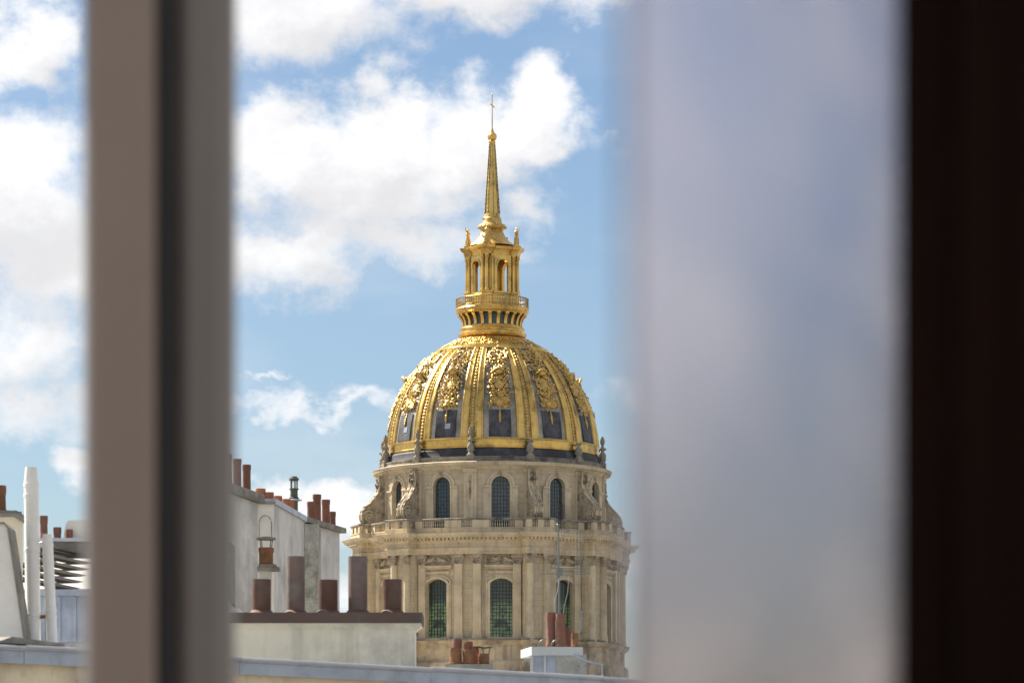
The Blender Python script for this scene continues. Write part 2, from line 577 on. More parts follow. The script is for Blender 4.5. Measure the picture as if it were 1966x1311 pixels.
def opening_wall(mb, R, z0, z1, hw, zb, zs, zt, depth, edges=12, fill=3):
    """a ring of wall with an arched opening at every window angle, reveals included"""
    for wd in WINS:
        c = rad(wd)
        t0, t1 = c - rad(15), c + rad(15)
        tl, tr = c - hw / R, c + hw / R

        def arch(t):
            u = max(-1, min(1, (t - c) * R / hw))
            H = zt - zs
            if H > hw * .9:
                return zs + H * math.sqrt(max(0, 1 - u * u))
            rr = (hw * hw + H * H) / (2 * H)
            return zs + math.sqrt(max(0, rr * rr - (u * hw) ** 2)) - (rr - H)

        def quad(ta, tb, za, zb_, zc_=None, zd=None):
            vs = [cyl(R, ta, za), cyl(R, tb, za if zd is None else za), cyl(R, tb, zb_ if zc_ is None else zc_), cyl(R, ta, zb_)]
            mb.add(vs, [(0, 1, 2, 3)])
        for a, b in ((t0, tl), (tr, t1)):
            for i in range(fill):
                ta, tb = a + (b - a) * i / fill, a + (b - a) * (i + 1) / fill
                quad(ta, tb, z0, z1)
        ts = [tl + (tr - tl) * (0.5 - 0.5 * math.cos(math.pi * i / edges)) for i in range(edges + 1)]
        Ri = R - depth
        for a, b in zip(ts[:-1], ts[1:]):
            quad(a, b, z0, zb)
            mb.add([cyl(R, a, arch(a)), cyl(R, b, arch(b)), cyl(R, b, z1), cyl(R, a, z1)], [(0, 1, 2, 3)])
            mb.add([cyl(R, a, arch(a)), cyl(R, b, arch(b)), cyl(Ri, b, arch(b)), cyl(Ri, a, arch(a))], [(0, 1, 2, 3)])
            mb.add([cyl(R, a, zb), cyl(R, b, zb), cyl(Ri, b, zb), cyl(Ri, a, zb)], [(0, 1, 2, 3)])
        for t in (tl, tr):
            mb.add([cyl(R, t, zb), cyl(R, t, zs), cyl(Ri, t, zs), cyl(Ri, t, zb)], [(0, 1, 2, 3)])


def arch_pts(hw, zb, zs, zt, n=14):
    H = zt - zs
    out = [(-hw, zb), (-hw, zs)]
    for i in range(1, n):
        u = -math.cos(math.pi * i / n)
        if H > hw * .9:
            z = zs + H * math.sqrt(1 - u * u)
        else:
            rr = (hw * hw + H * H) / (2 * H)
            z = zs + math.sqrt(rr * rr - (u * hw) ** 2) - (rr - H)
        out.append((u * hw, z))
    return out + [(hw, zs), (hw, zb)]


def moulding(mb, pts, w, y0, y1, flare=None):
    """flat band of width w following an open outline in x,z, standing out from y1 to y0"""
    n = len(pts)
    outer = []
    for i, (x, z) in enumerate(pts):
        x0, z0 = pts[max(i - 1, 0)]
        x1, z1 = pts[min(i + 1, n - 1)]
        d = Vector((x1 - x0, z1 - z0)).normalized()
        outer.append((x - d.y * w, z + d.x * w))
    vs = [(x, y, z) for P in (pts, outer) for y in (y0, y1) for x, z in P]
    fs = []
    for i in range(n - 1):
        fs += [(i, i + 1, 2 * n + i + 1, 2 * n + i), (i, n + i, n + i + 1, i + 1), (2 * n + i, 2 * n + i + 1, 3 * n + i + 1, 3 * n + i)]
    fs += [(0, 2 * n, 3 * n, n), (n - 1, 2 * n - 1, 4 * n - 1, 3 * n - 1)]
    mb.add(vs, fs)


def lumps(mb, rng, n, w, h, size, M=None, flat=.5, cx=0, cy=0, zoff=0.0, shape='ellipse'):
    for _ in range(n):
        while True:
            x, y = rng.uniform(-1, 1), rng.uniform(-1, 1)
            if shape == 'box' or x * x + y * y < 1:
                break
        q = size * rng.uniform(.55, 1.35)
        mb.ball((cx + x * w, cy + y * h, zoff + q * .25), (q * rng.uniform(.35, .75), q, q * flat), rng.uniform(0, 6.3), M)


# ---- church body and drum base (mostly hidden by the roofs in front)
b = MB()
b.box(-27, 27, -27, 27, 0, Z(1345))
b.build('church_body', ASHLAR, church)
b = MB()
sweep(b, 246 * s, 262 * s, 27 * s, [(6 * s, Z(1345)), (6 * s, Z(1282)), (3 * s, Z(1279)), (0, Z(1276)), (0, Z(1252)), (2 * s, Z(1250)), (6 * s, Z(1246)), (7 * s, Z(1241)), (-30 * s, Z(1240))])
b.build('drum_plinth', BASE, church, 35)
b = MB()
sweep(b, 246 * s, 262 * s, 27 * s, [(-6 * s, Z(1240.6)), (7.6 * s, Z(1240.6)), (8.2 * s, Z(1239)), (7.6 * s, Z(1237.6)), (-6 * s, Z(1237))])
b.build('plinth_ledge', BLACKENED, church, 35)

# ---- lower drum wall with twelve windows
Rw = 238 * s
b = MB()
opening_wall(b, Rw, Z(1241), Z(1078), 21.5 * s, Z(1235), Z(1135), Z(1126), 11 * s)
dw = b.build('drum_wall', ASHLAR, church, 20)

wp = MB()
ap = arch_pts(21.5 * s, Z(1235), Z(1135), Z(1126))
moulding(wp, ap, 5 * s, -Rw - 2.2 * s, -Rw + 2 * s)
moulding(wp, [(x * 1.24, z + (0 if abs(x) > 20 * s and z < Z(1200) else 5 * s)) for x, z in ap], 3 * s, -Rw - 1.2 * s, -Rw + 2 * s)
wp.box(-33 * s, 33 * s, -Rw - 7 * s, -Rw + 2 * s, Z(1105), Z(1101.5))       # label cornice over the head
wp.box(-31 * s, 31 * s, -Rw - 4 * s, -Rw + 2 * s, Z(1108), Z(1105.02))
wp.box(-26 * s, 26 * s, -Rw - 2 * s, -Rw + 2 * s, Z(1117), Z(1112))
wp.box(-27 * s, 27 * s, -Rw - 4 * s, -Rw + 2 * s, Z(1240.8), Z(1235))       # sill
win_low = wp.build('drum_window', STONE, church, 30)
pn = MB()
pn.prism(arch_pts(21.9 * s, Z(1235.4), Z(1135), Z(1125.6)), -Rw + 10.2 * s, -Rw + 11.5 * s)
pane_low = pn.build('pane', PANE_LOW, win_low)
br = MB()
for i in range(1, 7):
    x = (-21.5 + 43 * i / 7) * s
    br.box(x - .035, x + .035, -Rw + 9.6 * s, -Rw + 10.19 * s, Z(1235), Z(1129))
for i in range(1, 16):
    z = Z(1235) + (Z(1129) - Z(1235)) * i / 16
    br.box(-21.4 * s, 21.4 * s, -Rw + 9.65 * s, -Rw + 10.18 * s, z - .03, z + .03)
br.build('glazing_bars', BLACKP, win_low)
gl = MB()
rng = random.Random(3)
Mf = Matrix.Translation((0, -Rw - 1 * s, Z(1091))) @ Matrix.Rotation(rad(90), 4, 'X')
for sx in (-1, 1):
    gl.tube([(sx * 2 * s, 5 * s, 1 * s), (sx * 10 * s, 1 * s, 2.4 * s), (sx * 20 * s, -3 * s, 2 * s), (sx * 28 * s, -6 * s, 1 * s)], [2.4 * s, 3.2 * s, 3 * s, 1.2 * s], 7, Mf)
    lumps(gl, rng, 24, 12 * s, 5 * s, 2.8 * s, Mf, .8, cx=sx * 15 * s, cy=1 * s)
lumps(gl, rng, 14, 6 * s, 6 * s, 3 * s, Mf, .8)
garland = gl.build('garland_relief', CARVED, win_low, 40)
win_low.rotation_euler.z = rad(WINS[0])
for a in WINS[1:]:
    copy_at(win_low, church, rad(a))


# ---- pilasters, piers and capitals of the lower drum
def capital(mb, w, y0, y1, rng, M):
    """leafy capital in local x (along), y (out), z (up)"""
    prof = [(w * .92, Z(1099)), (w * .95, Z(1097)), (w * 1.0, Z(1092)), (w * 1.25, Z(1086)), (w * 1.4, Z(1083.5))]
    for (wa, za), (wb, zb_) in zip(prof[:-1], prof[1:]):
        da, db = wa - w * .9, wb - w * .9
        vs = [(-wa, y0 - da, za), (wa, y0 - da, za), (wa, y1, za), (-wa, y1, za), (-wb, y0 - db, zb_), (wb, y0 - db, zb_), (wb, y1, zb_), (-wb, y1, zb_)]
        mb.add(vs, [(0, 1, 5, 4), (1, 2, 6, 5), (3, 0, 4, 7), (0, 3, 2, 1), (4, 5, 6, 7)], M)
    mb.box(-w * 1.45, w * 1.45, y0 - w * .5, y1, Z(1083.4), Z(1081.2), M)
    for row, zz in ((0, 1095), (1, 1090), (2, 1086)):
        k = 5
        for i in range(k):
            x = -w * (1 + .1 * row) + 2 * w * (1 + .1 * row) * (i + .5 * (row % 2) * .6) / (k - 1)
            mb.ball((x, y0 - w * (.05 + .12 * row), Z(zz)), (w * .22, w * .2, w * .42), rng.uniform(-.4, .4), M)
    for sx in (-1, 1):
        mb.ball((sx * w * 1.28, y0 - w * .35, Z(1085.5)), w * .36, 0, M)


def pilaster_mesh(w, y0, y1):
    p = MB()
    p.box(-w, w, y0, y1, Z(1229), Z(1099))
    p.box(-w * 1.1, w * 1.1, y0 - .9 * s, y1, Z(1233), Z(1229.02))
    p.box(-w * 1.22, w * 1.22, y0 - 2 * s, y1, Z(1241.0), Z(1233.02))
    return p


rng = random.Random(5)
plain = [a for a in RIBS if a not in BAYS]
offs = [a for r_ in plain for a in (r_ - 4.1, r_ + 4.1)] + [a + dlt for a in BAYS for dlt in (-8.3, 8.3)]
pil = pilaster_mesh(7.5 * s, -Rw - 7 * s, -Rw + 2 * s).build('pilaster', STONE, church)
cb = MB()
capital(cb, 7.5 * s, -Rw - 7 * s, -Rw + 2 * s, rng, None)
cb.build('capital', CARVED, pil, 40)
pil.rotation_euler.z = rad(offs[0])
for a in offs[1:]:
    copy_at(pil, church, rad(a))
# projecting piers with paired pilasters
pr = MB()
pr.box(-25 * s, 25 * s, -259 * s, -228 * s, Z(1241), Z(1081))
pr.box(-27 * s, 27 * s, -261 * s, -228 * s, Z(1241.2), Z(1232))
pier = pr.build('pier', ASHLAR, church)
for sx in (-1, 1):
    Mx = Matrix.Translation((sx * 16.5 * s, 0, 0))
    p = MB()
    prof = [(7.4 * s, Z(1229)), (7.4 * s, Z(1190)), (6.7 * s, Z(1101)), (7.0 * s, Z(1099))]
    Mc = Matrix.Translation((sx * 16.5 * s, -261 * s, 0))
    p.lathe([(9.4 * s, Z(1241.1)), (9.4 * s, Z(1235)), (8.6 * s, Z(1233)), (8.8 * s, Z(1231)), (7.6 * s, Z(1229))] + prof[1:], 20, Mc)
    p.build('column', STONE, pier, 40)
    c = MB()
    capital(c, 6.6 * s, -267.5 * s, -257 * s, rng, Mx)
    c.build('capital', CARVED, pier, 40)
pier.rotation_euler.z = rad(BAYS[0])
for a in BAYS[1:]:
    copy_at(pier, church, rad(a))

# ---- entablature
b = MB()
sweep(b, 249 * s, 271 * s, 27 * s, [(-14 * s, Z(1081)), (0, Z(1081)), (0, Z(1076.5)), (1.3 * s, Z(1076.4)), (1.3 * s, Z(1072)), (2.8 * s, Z(1071)), (2.8 * s, Z(1069.5)), (.6 * s, Z(1068.5)), (.6 * s, Z(1060)),
                                    (2.5 * s, Z(1058.5)), (3.5 * s, Z(1056.5)), (4.2 * s, Z(1052.2)), (5.2 * s, Z(1051.6)), (13 * s, Z(1051)), (13 * s, Z(1048.3)), (15 * s, Z(1047)), (17 * s, Z(1044)), (17.5 * s, Z(1042.6)), (-20 * s, Z(1041.8))])
ent = b.build('entablature', STONE, church, 35)


def walk(loop, step):
    """points and directions spaced evenly along a closed loop, segment by segment"""
    out = []
    m = len(loop)
    i = 0
    pts = loop + [loop[0]]
    acc = step * .5
    for i in range(m):
        a, c = pts[i], pts[i + 1]
        L = (c - a).length
        while acc < L:
            out.append((a + (c - a) * (acc / L), math.atan2((c - a).y, (c - a).x)))
            acc += step
        acc -= L
    return out


b = MB()
for p, ang in walk(plan_loop(249 * s, 271 * s, 27 * s, 4.2 * s), 7.6 * s):
    M = Matrix.Translation((p.x, p.y, 0)) @ Matrix.Rotation(ang, 4, 'Z')
    b.box(-1.9 * s, 1.9 * s, -7.6 * s, 1 * s, Z(1055.5), Z(1051.2), M)
tag(b.build('modillions', STONE, ent), kind='stuff')

# ---- balustrade
BR, BF, BW = 253 * s, 275 * s, 27 * s
b = MB()
sweep(b, BR, BF, BW, [(-8 * s, Z(1043)), (0.5 * s, Z(1043)), (0.5 * s, Z(1041)), (0, Z(1040.5)), (0, Z(1034.2)), (1.2 * s, Z(1033.4)), (1.2 * s, Z(1032.2)), (-7 * s, Z(1032))])
bal = b.build('balustrade', STONE, church, 35)
b = MB()
sweep(b, BR, BF, BW, [(-6.5 * s, Z(1018.6)), (.2 * s, Z(1018.6)), (1.6 * s, Z(1017.6)), (1.6 * s, Z(1015.6)), (.6 * s, Z(1014.6)), (-6.5 * s, Z(1014.4))], close=True)
b.build('handrail', BLACKENED, bal, 35)
bals = MB()
DZ0, DZ1 = Z(1032.1), Z(1018.5)
BAL_PROF = [(.9 * s, DZ0), (.9 * s, DZ0 + 1 * s), (.45 * s, DZ0 + 2 * s), (1.15 * s, DZ0 + 5 * s), (.6 * s, DZ0 + 9 * s), (.45 * s, DZ0 + 11 * s), (.9 * s, DZ0 + 12.3 * s), (.9 * s, DZ1)]


def arc_die(t0, t1):
    n = max(1, int((t1 - t0) / rad(2)))
    q = MB()
    for i in range(n):
        a, c = t0 + (t1 - t0) * i / n, t0 + (t1 - t0) * (i + 1) / n
        vs = [cyl(R, t, z) for z in (DZ0, DZ1) for t in (a, c) for R in (BR - 6 * s, BR - .2 * s)]
        q.add(vs, [(0, 1, 3, 2), (4, 6, 7, 5), (1, 5, 7, 3), (0, 2, 6, 4), (0, 4, 5, 1), (2, 3, 7, 6)])
    q.build('pedestal_block', STONE, bal)


ao = math.asin(BW / BR)
bs = sorted(BAYS)
for i, bd in enumerate(bs):
    nb = bs[(i + 1) % len(bs)] + (360 if i == len(bs) - 1 else 0)
    t0, t1 = rad(bd) + ao, rad(nb) - ao
    ops = []
    for wd in WINS + [w_ + 360 for w_ in WINS]:
        if t0 < rad(wd) < t1:
            ops.append((rad(wd - 5.4), rad(wd + 5.4)))
    for wd in plain + [w_ + 360 for w_ in plain]:
        if t0 < rad(wd) < t1:
            ops.append((rad(wd - 2.3), rad(wd + 2.3)))
    ops.sort()
    cur = t0
    for o0, o1 in ops:
        arc_die(cur, o0)
        k = max(3, int((o1 - o0) * BR / (4.3 * s)))
        for j in range(k):
            p = cyl(BR - 3 * s, o0 + (o1 - o0) * (j + .5) / k, 0)
            bals.lathe(BAL_PROF, 6, Matrix.Translation(p))
        cur = o1
    arc_die(cur, t1)
    # the projecting bay: front and two returns
    M = Matrix.Rotation(rad(bd), 4, 'Z')
    for x0, x1 in ((-27, -17), (-6, 6), (17, 27)):
        MB().box(x0 * s + .02, x1 * s - .02, -BF + .2 * s, -BF + 6 * s, DZ0, DZ1, M).build('pedestal_block', STONE, bal)
    for x0 in (-17, 6):
        for j in range(3):
            bals.lathe(BAL_PROF, 6, M @ Matrix.Translation(((x0 + 11 * (j + .5) / 3) * s, -BF + 3 * s, 0)))
    for sx in (-1, 1):
        xo = sx * 27 * s
        MB().box(min(xo - sx * .2 * s, xo - sx * 6 * s), max(xo - sx * .2 * s, xo - sx * 6 * s), -BF + 6.02 * s, -BF + 7.5 * s, DZ0, DZ1, M).build('pedestal_block', STONE, bal)
        for j in range(3):
            bals.lathe(BAL_PROF, 6, M @ Matrix.Translation((xo - sx * 3 * s, -BF + (9.4 + j * 3.6) * s, 0)))
tag(bals.build('balusters', STONE, bal, 50), kind='stuff')
b = MB()
b.lathe([(200 * s, Z(1036)), (247 * s, Z(1039)), (247 * s, Z(1041)), (200 * s, Z(1041))], 72, cap=False)
b.build('terrace', LEAD, church, 30)

# ---- attic drum with twelve round-headed windows
Ra = 216 * s
b = MB()
opening_wall(b, Ra, Z(1040), Z(920), 17.5 * s, Z(1034), Z(951.5), Z(934), 9 * s, edges=16)
b.build('attic_wall', ASHLAR, church, 20)
wp = MB()
ap = arch_pts(17.5 * s, Z(1034), Z(951.5), Z(934), 20)
moulding(wp, ap, 3.2 * s, -Ra - 1.8 * s, -Ra + 2 * s)
arc_only = [(x * 1.22, Z(951.5) + (z - Z(951.5)) * 1.22) for x, z in ap if z >= Z(951.6)]
moulding(wp, arc_only, 5.5 * s, -Ra - 1.1 * s, -Ra + 2 * s)
for sx in (-1, 1):
    xs = sorted((sx * 18 * s, sx * 33 * s))
    wp.box(xs[0], xs[1], -Ra - 3.4 * s, -Ra + 3 * s, Z(955), Z(951.6))
    wp.box(xs[0], xs[1], -Ra - .9 * s, -Ra + 3 * s, Z(1040), Z(955.02))
win_up = wp.build('attic_window', STONE, church, 30)
pn = MB()
pn.prism(arch_pts(17.9 * s, Z(1034.4), Z(951.5), Z(933.6), 20), -Ra + 8.2 * s, -Ra + 9.4 * s)
pn.build('pane', PANE_UP, win_up)
br = MB()
for i in range(1, 6):
    x = (-17.5 + 35 * i / 6) * s
    zt_ = Z(951.5) + math.sqrt(max(0, 1 - (x / (17.5 * s)) ** 2)) * 17 * s
    br.box(x - .03, x + .03, -Ra + 7.6 * s, -Ra + 8.19 * s, Z(1034), zt_)
for i in range(1, 14):
    z = Z(1034) + (Z(936) - Z(1034)) * i / 14
    hw = 17.4 * s if z < Z(951.5) else 17 * s * math.sqrt(max(.02, 1 - ((z - Z(951.5)) / (17.5 * s)) ** 2))
    br.box(-hw, hw, -Ra + 7.65 * s, -Ra + 8.18 * s, z - .025, z + .025)
br.build('glazing_bars', BLACKP, win_up)
ks = MB()
Mf = Matrix.Translation((0, -Ra - 1.5 * s, Z(929))) @ Matrix.Rotation(rad(90), 4, 'X')
lumps(ks, random.Random(9), 14, 4 * s, 4 * s, 2.2 * s, Mf, .9)
ks.build('keystone', CARVED, win_up, 40)
win_up.rotation_euler.z = rad(WINS[0])
for a in WINS[1:]:
    copy_at(win_up, church, rad(a))

# attic pilaster strips with a hanging garland
pt = MB()
pt.box(-12 * s, 12 * s, -Ra - 2.5 * s, -Ra + 3 * s, Z(1040), Z(927))
pt.box(-13.5 * s, 13.5 * s, -Ra - 4.2 * s, -Ra + 3 * s, Z(926.9), Z(920))
pt.box(-6 * s, 6 * s, -Ra - 4 * s, -Ra + 3 * s, Z(1036), Z(927.1))
strip = pt.build('attic_pilaster', STONE, church)
hg = MB()
rng = random.Random(12)
Mf = Matrix.Translation((0, -Ra - 4 * s, Z(950))) @ Matrix.Rotation(rad(90), 4, 'X')
for i in range(11):
    yy = (16 - i * 4.2) * s
    ww = (3.2 - .2 * i) * s
    hg.ball((rng.uniform(-.4, .4) * s, yy, .8 * s), (ww, 2.4 * s, 1.8 * s), 0, Mf)
    hg.ball((rng.uniform(-2, 2) * s, yy + 1.5 * s, .6 * s), (1.4 * s, 1.6 * s, 1.4 * s), .6, Mf)
hg.build('hanging_garland', CARVED, strip, 40)
strip.rotation_euler.z = rad(RIBS[0])
for a in RIBS[1:]:
    copy_at(strip, church, rad(a))

# scroll buttresses: outline in radius / photo height, extruded sideways
SCR = [(214, 921), (231, 921), (230, 932), (229, 944), (232, 953), (237, 962), (246, 972), (255, 980), (261, 987), (264.5, 995), (264, 1004), (260, 1011), (252, 1016), (252, 1040), (214, 1040)]
sc = MB()
hw = 7.4 * s


def radial_prism(mb, outline, x0, x1):
    n = len(outline)
    vs = [(x, -R_ * s, Z(y)) for x in (x0, x1) for R_, y in outline]
    mb.add(vs, [tuple(range(n)), tuple(range(n, 2 * n))[::-1]] + [(i, (i + 1) % n, n + (i + 1) % n, n + i) for i in range(n)])


radial_prism(sc, SCR, -hw, hw)
scroll = sc.build('scroll_buttress', CARVED, church, 30)
rm = MB()
for sx in (-1, 1):
    rm.tube([(sx * hw, -R_ * s, Z(y)) for R_, y in SCR[1:13]], 1.5 * s, 6)
    sp_ = []
    for i in range(26):
        t = i / 25
        a = rad(150 - 560 * t)
        q = (13.5 * (1 - t) + 2.5 * t) * s
        sp_.append((sx * (hw + .4 * s), -249 * s + q * math.cos(a), Z(1001) + q * math.sin(a)))
    rm.tube(sp_, 1.2 * s, 6)
    rm.ball((sx * hw, -249 * s, Z(1001)), 2.6 * s)
for x_ in (-.5, .5):
    rm.tube([(x_ * hw, -(R_ + .5) * s, Z(y)) for R_, y in SCR[1:12]], 1.0 * s, 5)
rm.build('scroll_moulding', STONE, scroll, 50)
lf = MB()
Mf = Matrix.Translation((0, -231 * s, Z(935))) @ Matrix.Rotation(rad(90), 4, 'X')
lumps(lf, random.Random(4), 26, 7 * s, 9 * s, 3 * s, Mf, .8)
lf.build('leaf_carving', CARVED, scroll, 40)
scroll.rotation_euler.z = rad(BAYS[0])
for a in BAYS[1:]:
    copy_at(scroll, church, rad(a))

# ---- attic cornice and parapet
b = MB()
b.lathe([(214 * s, Z(921)), (218 * s, Z(921)), (218.5 * s, Z(918.5)), (221 * s, Z(917.5)), (222 * s, Z(914.6)), (228 * s, Z(914)), (229 * s, Z(911)), (230.5 * s, Z(908.5)), (228 * s, Z(907.2)), (214 * s, Z(905.5))], 96, cap=False)
b.build('attic_cornice', STONE, church, 30)
b = MB()
b.lathe([(219 * s, Z(906.4)), (219 * s, Z(904)), (217 * s, Z(903.5)), (217 * s, Z(899.5)), (218 * s, Z(899)), (218 * s, Z(897)), (205 * s, Z(896.6))], 96, cap=False)
par = b.build('parapet', BLACKENED, church, 30)
pb = MB()
pb.box(-8 * s, 8 * s, -220.5 * s, -209 * s, Z(905.8), Z(895.5))
blk = pb.build('parapet_block', BLACKENED, par)
blk.rotation_euler.z = rad(RIBS[0])
for a in RIBS[1:]:
    copy_at(blk, par, rad(a))
b = MB()
b.lathe([(211 * s, Z(898)), (209.5 * s, Z(896)), (208 * s, Z(884)), (204.5 * s, Z(879.5)), (200 * s, Z(879))], 96, cap=False)
b.build('lead_gutter', DARKLEAD, church, 30)


def pinnacle_mesh(broken):
    p = MB()
    pr_ = [(7.5, 887), (7.5, 884), (5.2, 882), (4.4, 878), (6.2, 874), (7.2, 869), (6.2, 864), (3.4, 860), (3.0, 857), (5.0, 855), (4.8, 852)]
    if not broken:
        pr_ += [(2.8, 848), (2.2, 845), (4.0, 842), (4.6, 837), (3.4, 833), (2.4, 831), (2.8, 829), (1.2, 826)]
    yy_ = lambda q_: 896 - (887 - q_) * .88
    p.lathe([(r_ * s, Z(yy_(y))) for r_, y in pr_], 12, Matrix.Translation((0, -214.5 * s, 0)))
    rg = random.Random(2)
    for i in range(14):
        y = rg.uniform(868, 878) if i < 8 else rg.uniform(853, 858)
        a = rg.uniform(0, 6.3)
        p.ball((6 * s * math.sin(a), -214.5 * s - 6 * s * math.cos(a), Z(yy_(y))), (1.7 * s, 1.7 * s, 2.4 * s))
    if not broken:
        for i in range(8):
            a = i * .785
            p.ball((3.6 * s * math.sin(a), -214.5 * s - 3.6 * s * math.cos(a), Z(yy_(836 - 3 * (i % 2)))), (1.2 * s, 1.2 * s, 2.2 * s))
    return p


tall_p = pinnacle_mesh(False).build('pinnacle', BLACKENED, church, 45)
short_p = pinnacle_mesh(True).build('pinnacle', BLACKENED, church, 45)
tall_p.rotation_euler.z = rad(RIBS[0])
short_p.rotation_euler.z = rad(RIBS[1])
for i, a in enumerate(RIBS):
    if i > 1:
        copy_at(short_p if i == 2 else tall_p, church, rad(a))

# ---- the gilded dome
PROF = [(203, 879), (203.5, 866), (201.5, 850), (197.5, 824), (192, 803), (184.5, 782), (176, 762.5), (165.5, 744), (152, 724.5), (137, 706.5), (121, 692), (107, 681), (95, 673)]


def cat(pts, n):
    out = []
    for i in range(len(pts) - 1):
        p0, p1, p2, p3 = pts[max(i - 1, 0)], pts[i], pts[i + 1], pts[min(i + 2, len(pts) - 1)]
        for j in range(n):
            t = j / n
            out.append(tuple(.5 * ((2 * b_) + (-a_ + c_) * t + (2 * a_ - 5 * b_ + 4 * c_ - d_) * t * t + (-a_ + 3 * b_ - 3 * c_ + d_) * t ** 3) for a_, b_, c_, d_ in zip(p0, p1, p2, p3)))
    out.append(pts[-1])
    return out


DPROF = cat(PROF, 5)


def dome_r(y):
    for (r0, y0), (r1, y1) in zip(DPROF[:-1], DPROF[1:]):
        if y1 <= y <= y0:
            return r0 + (r1 - r0) * (y0 - y) / max(1e-6, y0 - y1)
    return DPROF[-1][0] if y < DPROF[-1][1] else DPROF[0][0]


def surf(y, ang=0.0):
    r0, r1 = dome_r(y + 2), dome_r(y - 2)
    up = Vector((0, -(r1 - r0), 4)).normalized()
    ex = Vector((1, 0, 0))
    nn = ex.cross(up).normalized()
    p = Vector((0, -dome_r(y) * s, Z(y)))
    M = Matrix(((ex.x, up.x, nn.x, p.x), (ex.y, up.y, nn.y, p.y), (ex.z, up.z, nn.z, p.z), (0, 0, 0, 1)))
    return Matrix.Rotation(ang, 4, 'Z') @ M


b = MB()
b.lathe([(r_ * s, Z(y)) for r_, y in DPROF], 144, cap=False)
dome = b.build('dome_shell', LEAD, church, 40)
b = MB()
b.lathe([(202 * s, Z(879.3)), (206 * s, Z(879.3)), (206.5 * s, Z(877)), (205 * s, Z(876)), (205.5 * s, Z(864)), (207 * s, Z(863)), (206.5 * s, Z(861)), (202 * s, Z(860))], 144, cap=False)
b.build('dome_base_band', GOLD, church, 40)

ys = [861 - (861 - 678) * i / 34 for i in range(35)]


def rib_mesh(ang, w0):
    r = MB()
    secs = []
    for y in ys:
        w = w0 * (dome_r(y) / 202) ** .8 * s
        M = surf(y, ang)
        h = 3.2 * s
        sec = [(-w / 2, -.6 * s), (-w / 2, h * .5), (-w * .46, h), (-w * .34, h * 1.15), (-w * .26, h * .72), (w * .26, h * .72), (w * .34, h * 1.15), (w * .46, h), (w / 2, h * .5), (w / 2, -.6 * s)]
        secs.append([M @ Vector((x, 0, z)) for x, z in sec])
    n = len(secs[0])
    vs = [p for q in secs for p in q]
    fs = [(i * n + j, i * n + j + 1, (i + 1) * n + j + 1, (i + 1) * n + j) for i in range(len(secs) - 1) for j in range(n - 1)]
    fs += [tuple(range(n)), tuple((len(secs) - 1) * n + j for j in range(n))]
    return r.add(vs, fs)


for sg in (-1, 1):
    r0 = rib_mesh(sg * rad(3.9), 15.4).build('rib', GOLD, dome, 35)
    r0.rotation_euler.z = rad(RIBS[0])
    for a in RIBS[1:]:
        copy_at(r0, dome, rad(a))
ch = MB()
rng = random.Random(8)
y = 857
while y > 682:
    q = (dome_r(y) / 202)
    M = surf(y)
    ch.ball((0, 0, 1 * s), (3.0 * q * s, 3.6 * s, 2.4 * s), rng.uniform(-.3, .3), M)
    for sx in (-1, 1):
        ch.ball((sx * 2.6 * q * s, 1.5 * s, .8 * s), (1.6 * q * s, 2.4 * s, 1.6 * s), sx * .5, M)
    y -= 6.2
chain = ch.build('husk_chain', GOLD_O, dome, 45)
flat_band = MB()
for ya_, yb2 in zip(ys[:-1], ys[1:]):
    qa, qb = 7 * (dome_r(ya_) / 202) * s, 7 * (dome_r(yb2) / 202) * s
    Ma, Mb = surf(ya_), surf(yb2)
    flat_band.add([Ma @ Vector((-qa, 0, .8 * s)), Ma @ Vector((qa, 0, .8 * s)), Mb @ Vector((qb, 0, .8 * s)), Mb @ Vector((-qb, 0, .8 * s))], [(0, 1, 2, 3)])
flat_band.build('gilt_strip', GOLD_D, chain)
chain.rotation_euler.z = rad(RIBS[0])
for a in RIBS[1:]:
    copy_at(chain, dome, rad(a))


def scaled(y):
    return (dome_r(y) / 202) ** .55


def leaf(mb, M, x, y, z, L, w, ang, lift=.5):
    """curled acanthus leaf, a tapering bent blade"""
    d = Vector((math.cos(ang), math.sin(ang), 0))
    e_ = Vector((-d.y, d.x, 0))
    p0 = Vector((x, y, z))
    pts_ = [p0 + d * L * f_ + Vector((0, 0, L * lift * h_)) for f_, h_ in ((0, 0), (.35, .5), (.7, .6), (1, .25))]
    vs = []
    for p_, q_ in zip(pts_, (.5, 1.0, .8, .12)):
        vs += [p_ - e_ * w * q_, p_ + Vector((0, 0, w * .7 * q_)), p_ + e_ * w * q_, p_ - Vector((0, 0, w * .5))]
    fs = []
    for i in range(3):
        for j in range(4):
            k_ = (j + 1) % 4
            fs.append((i * 4 + j, i * 4 + k_, (i + 1) * 4 + k_, (i + 1) * 4 + j))
    mb.add(vs, fs + [(3, 2, 1, 0), (12, 13, 14, 15)], M)


def foliage(mb, rng, y0, y1, hw, n, L=(5, 11)):
    for _ in range(n):
        y = rng.uniform(y0, y1)
        M = surf(y)
        x = rng.uniform(-1, 1) * hw * scaled(y) * s
        leaf(mb, M, x, 0, rng.uniform(.2, 2.5) * s, rng.uniform(*L) * s, rng.uniform(1.0, 2.0) * s, rng.uniform(0, 6.3), rng.uniform(.2, .8))


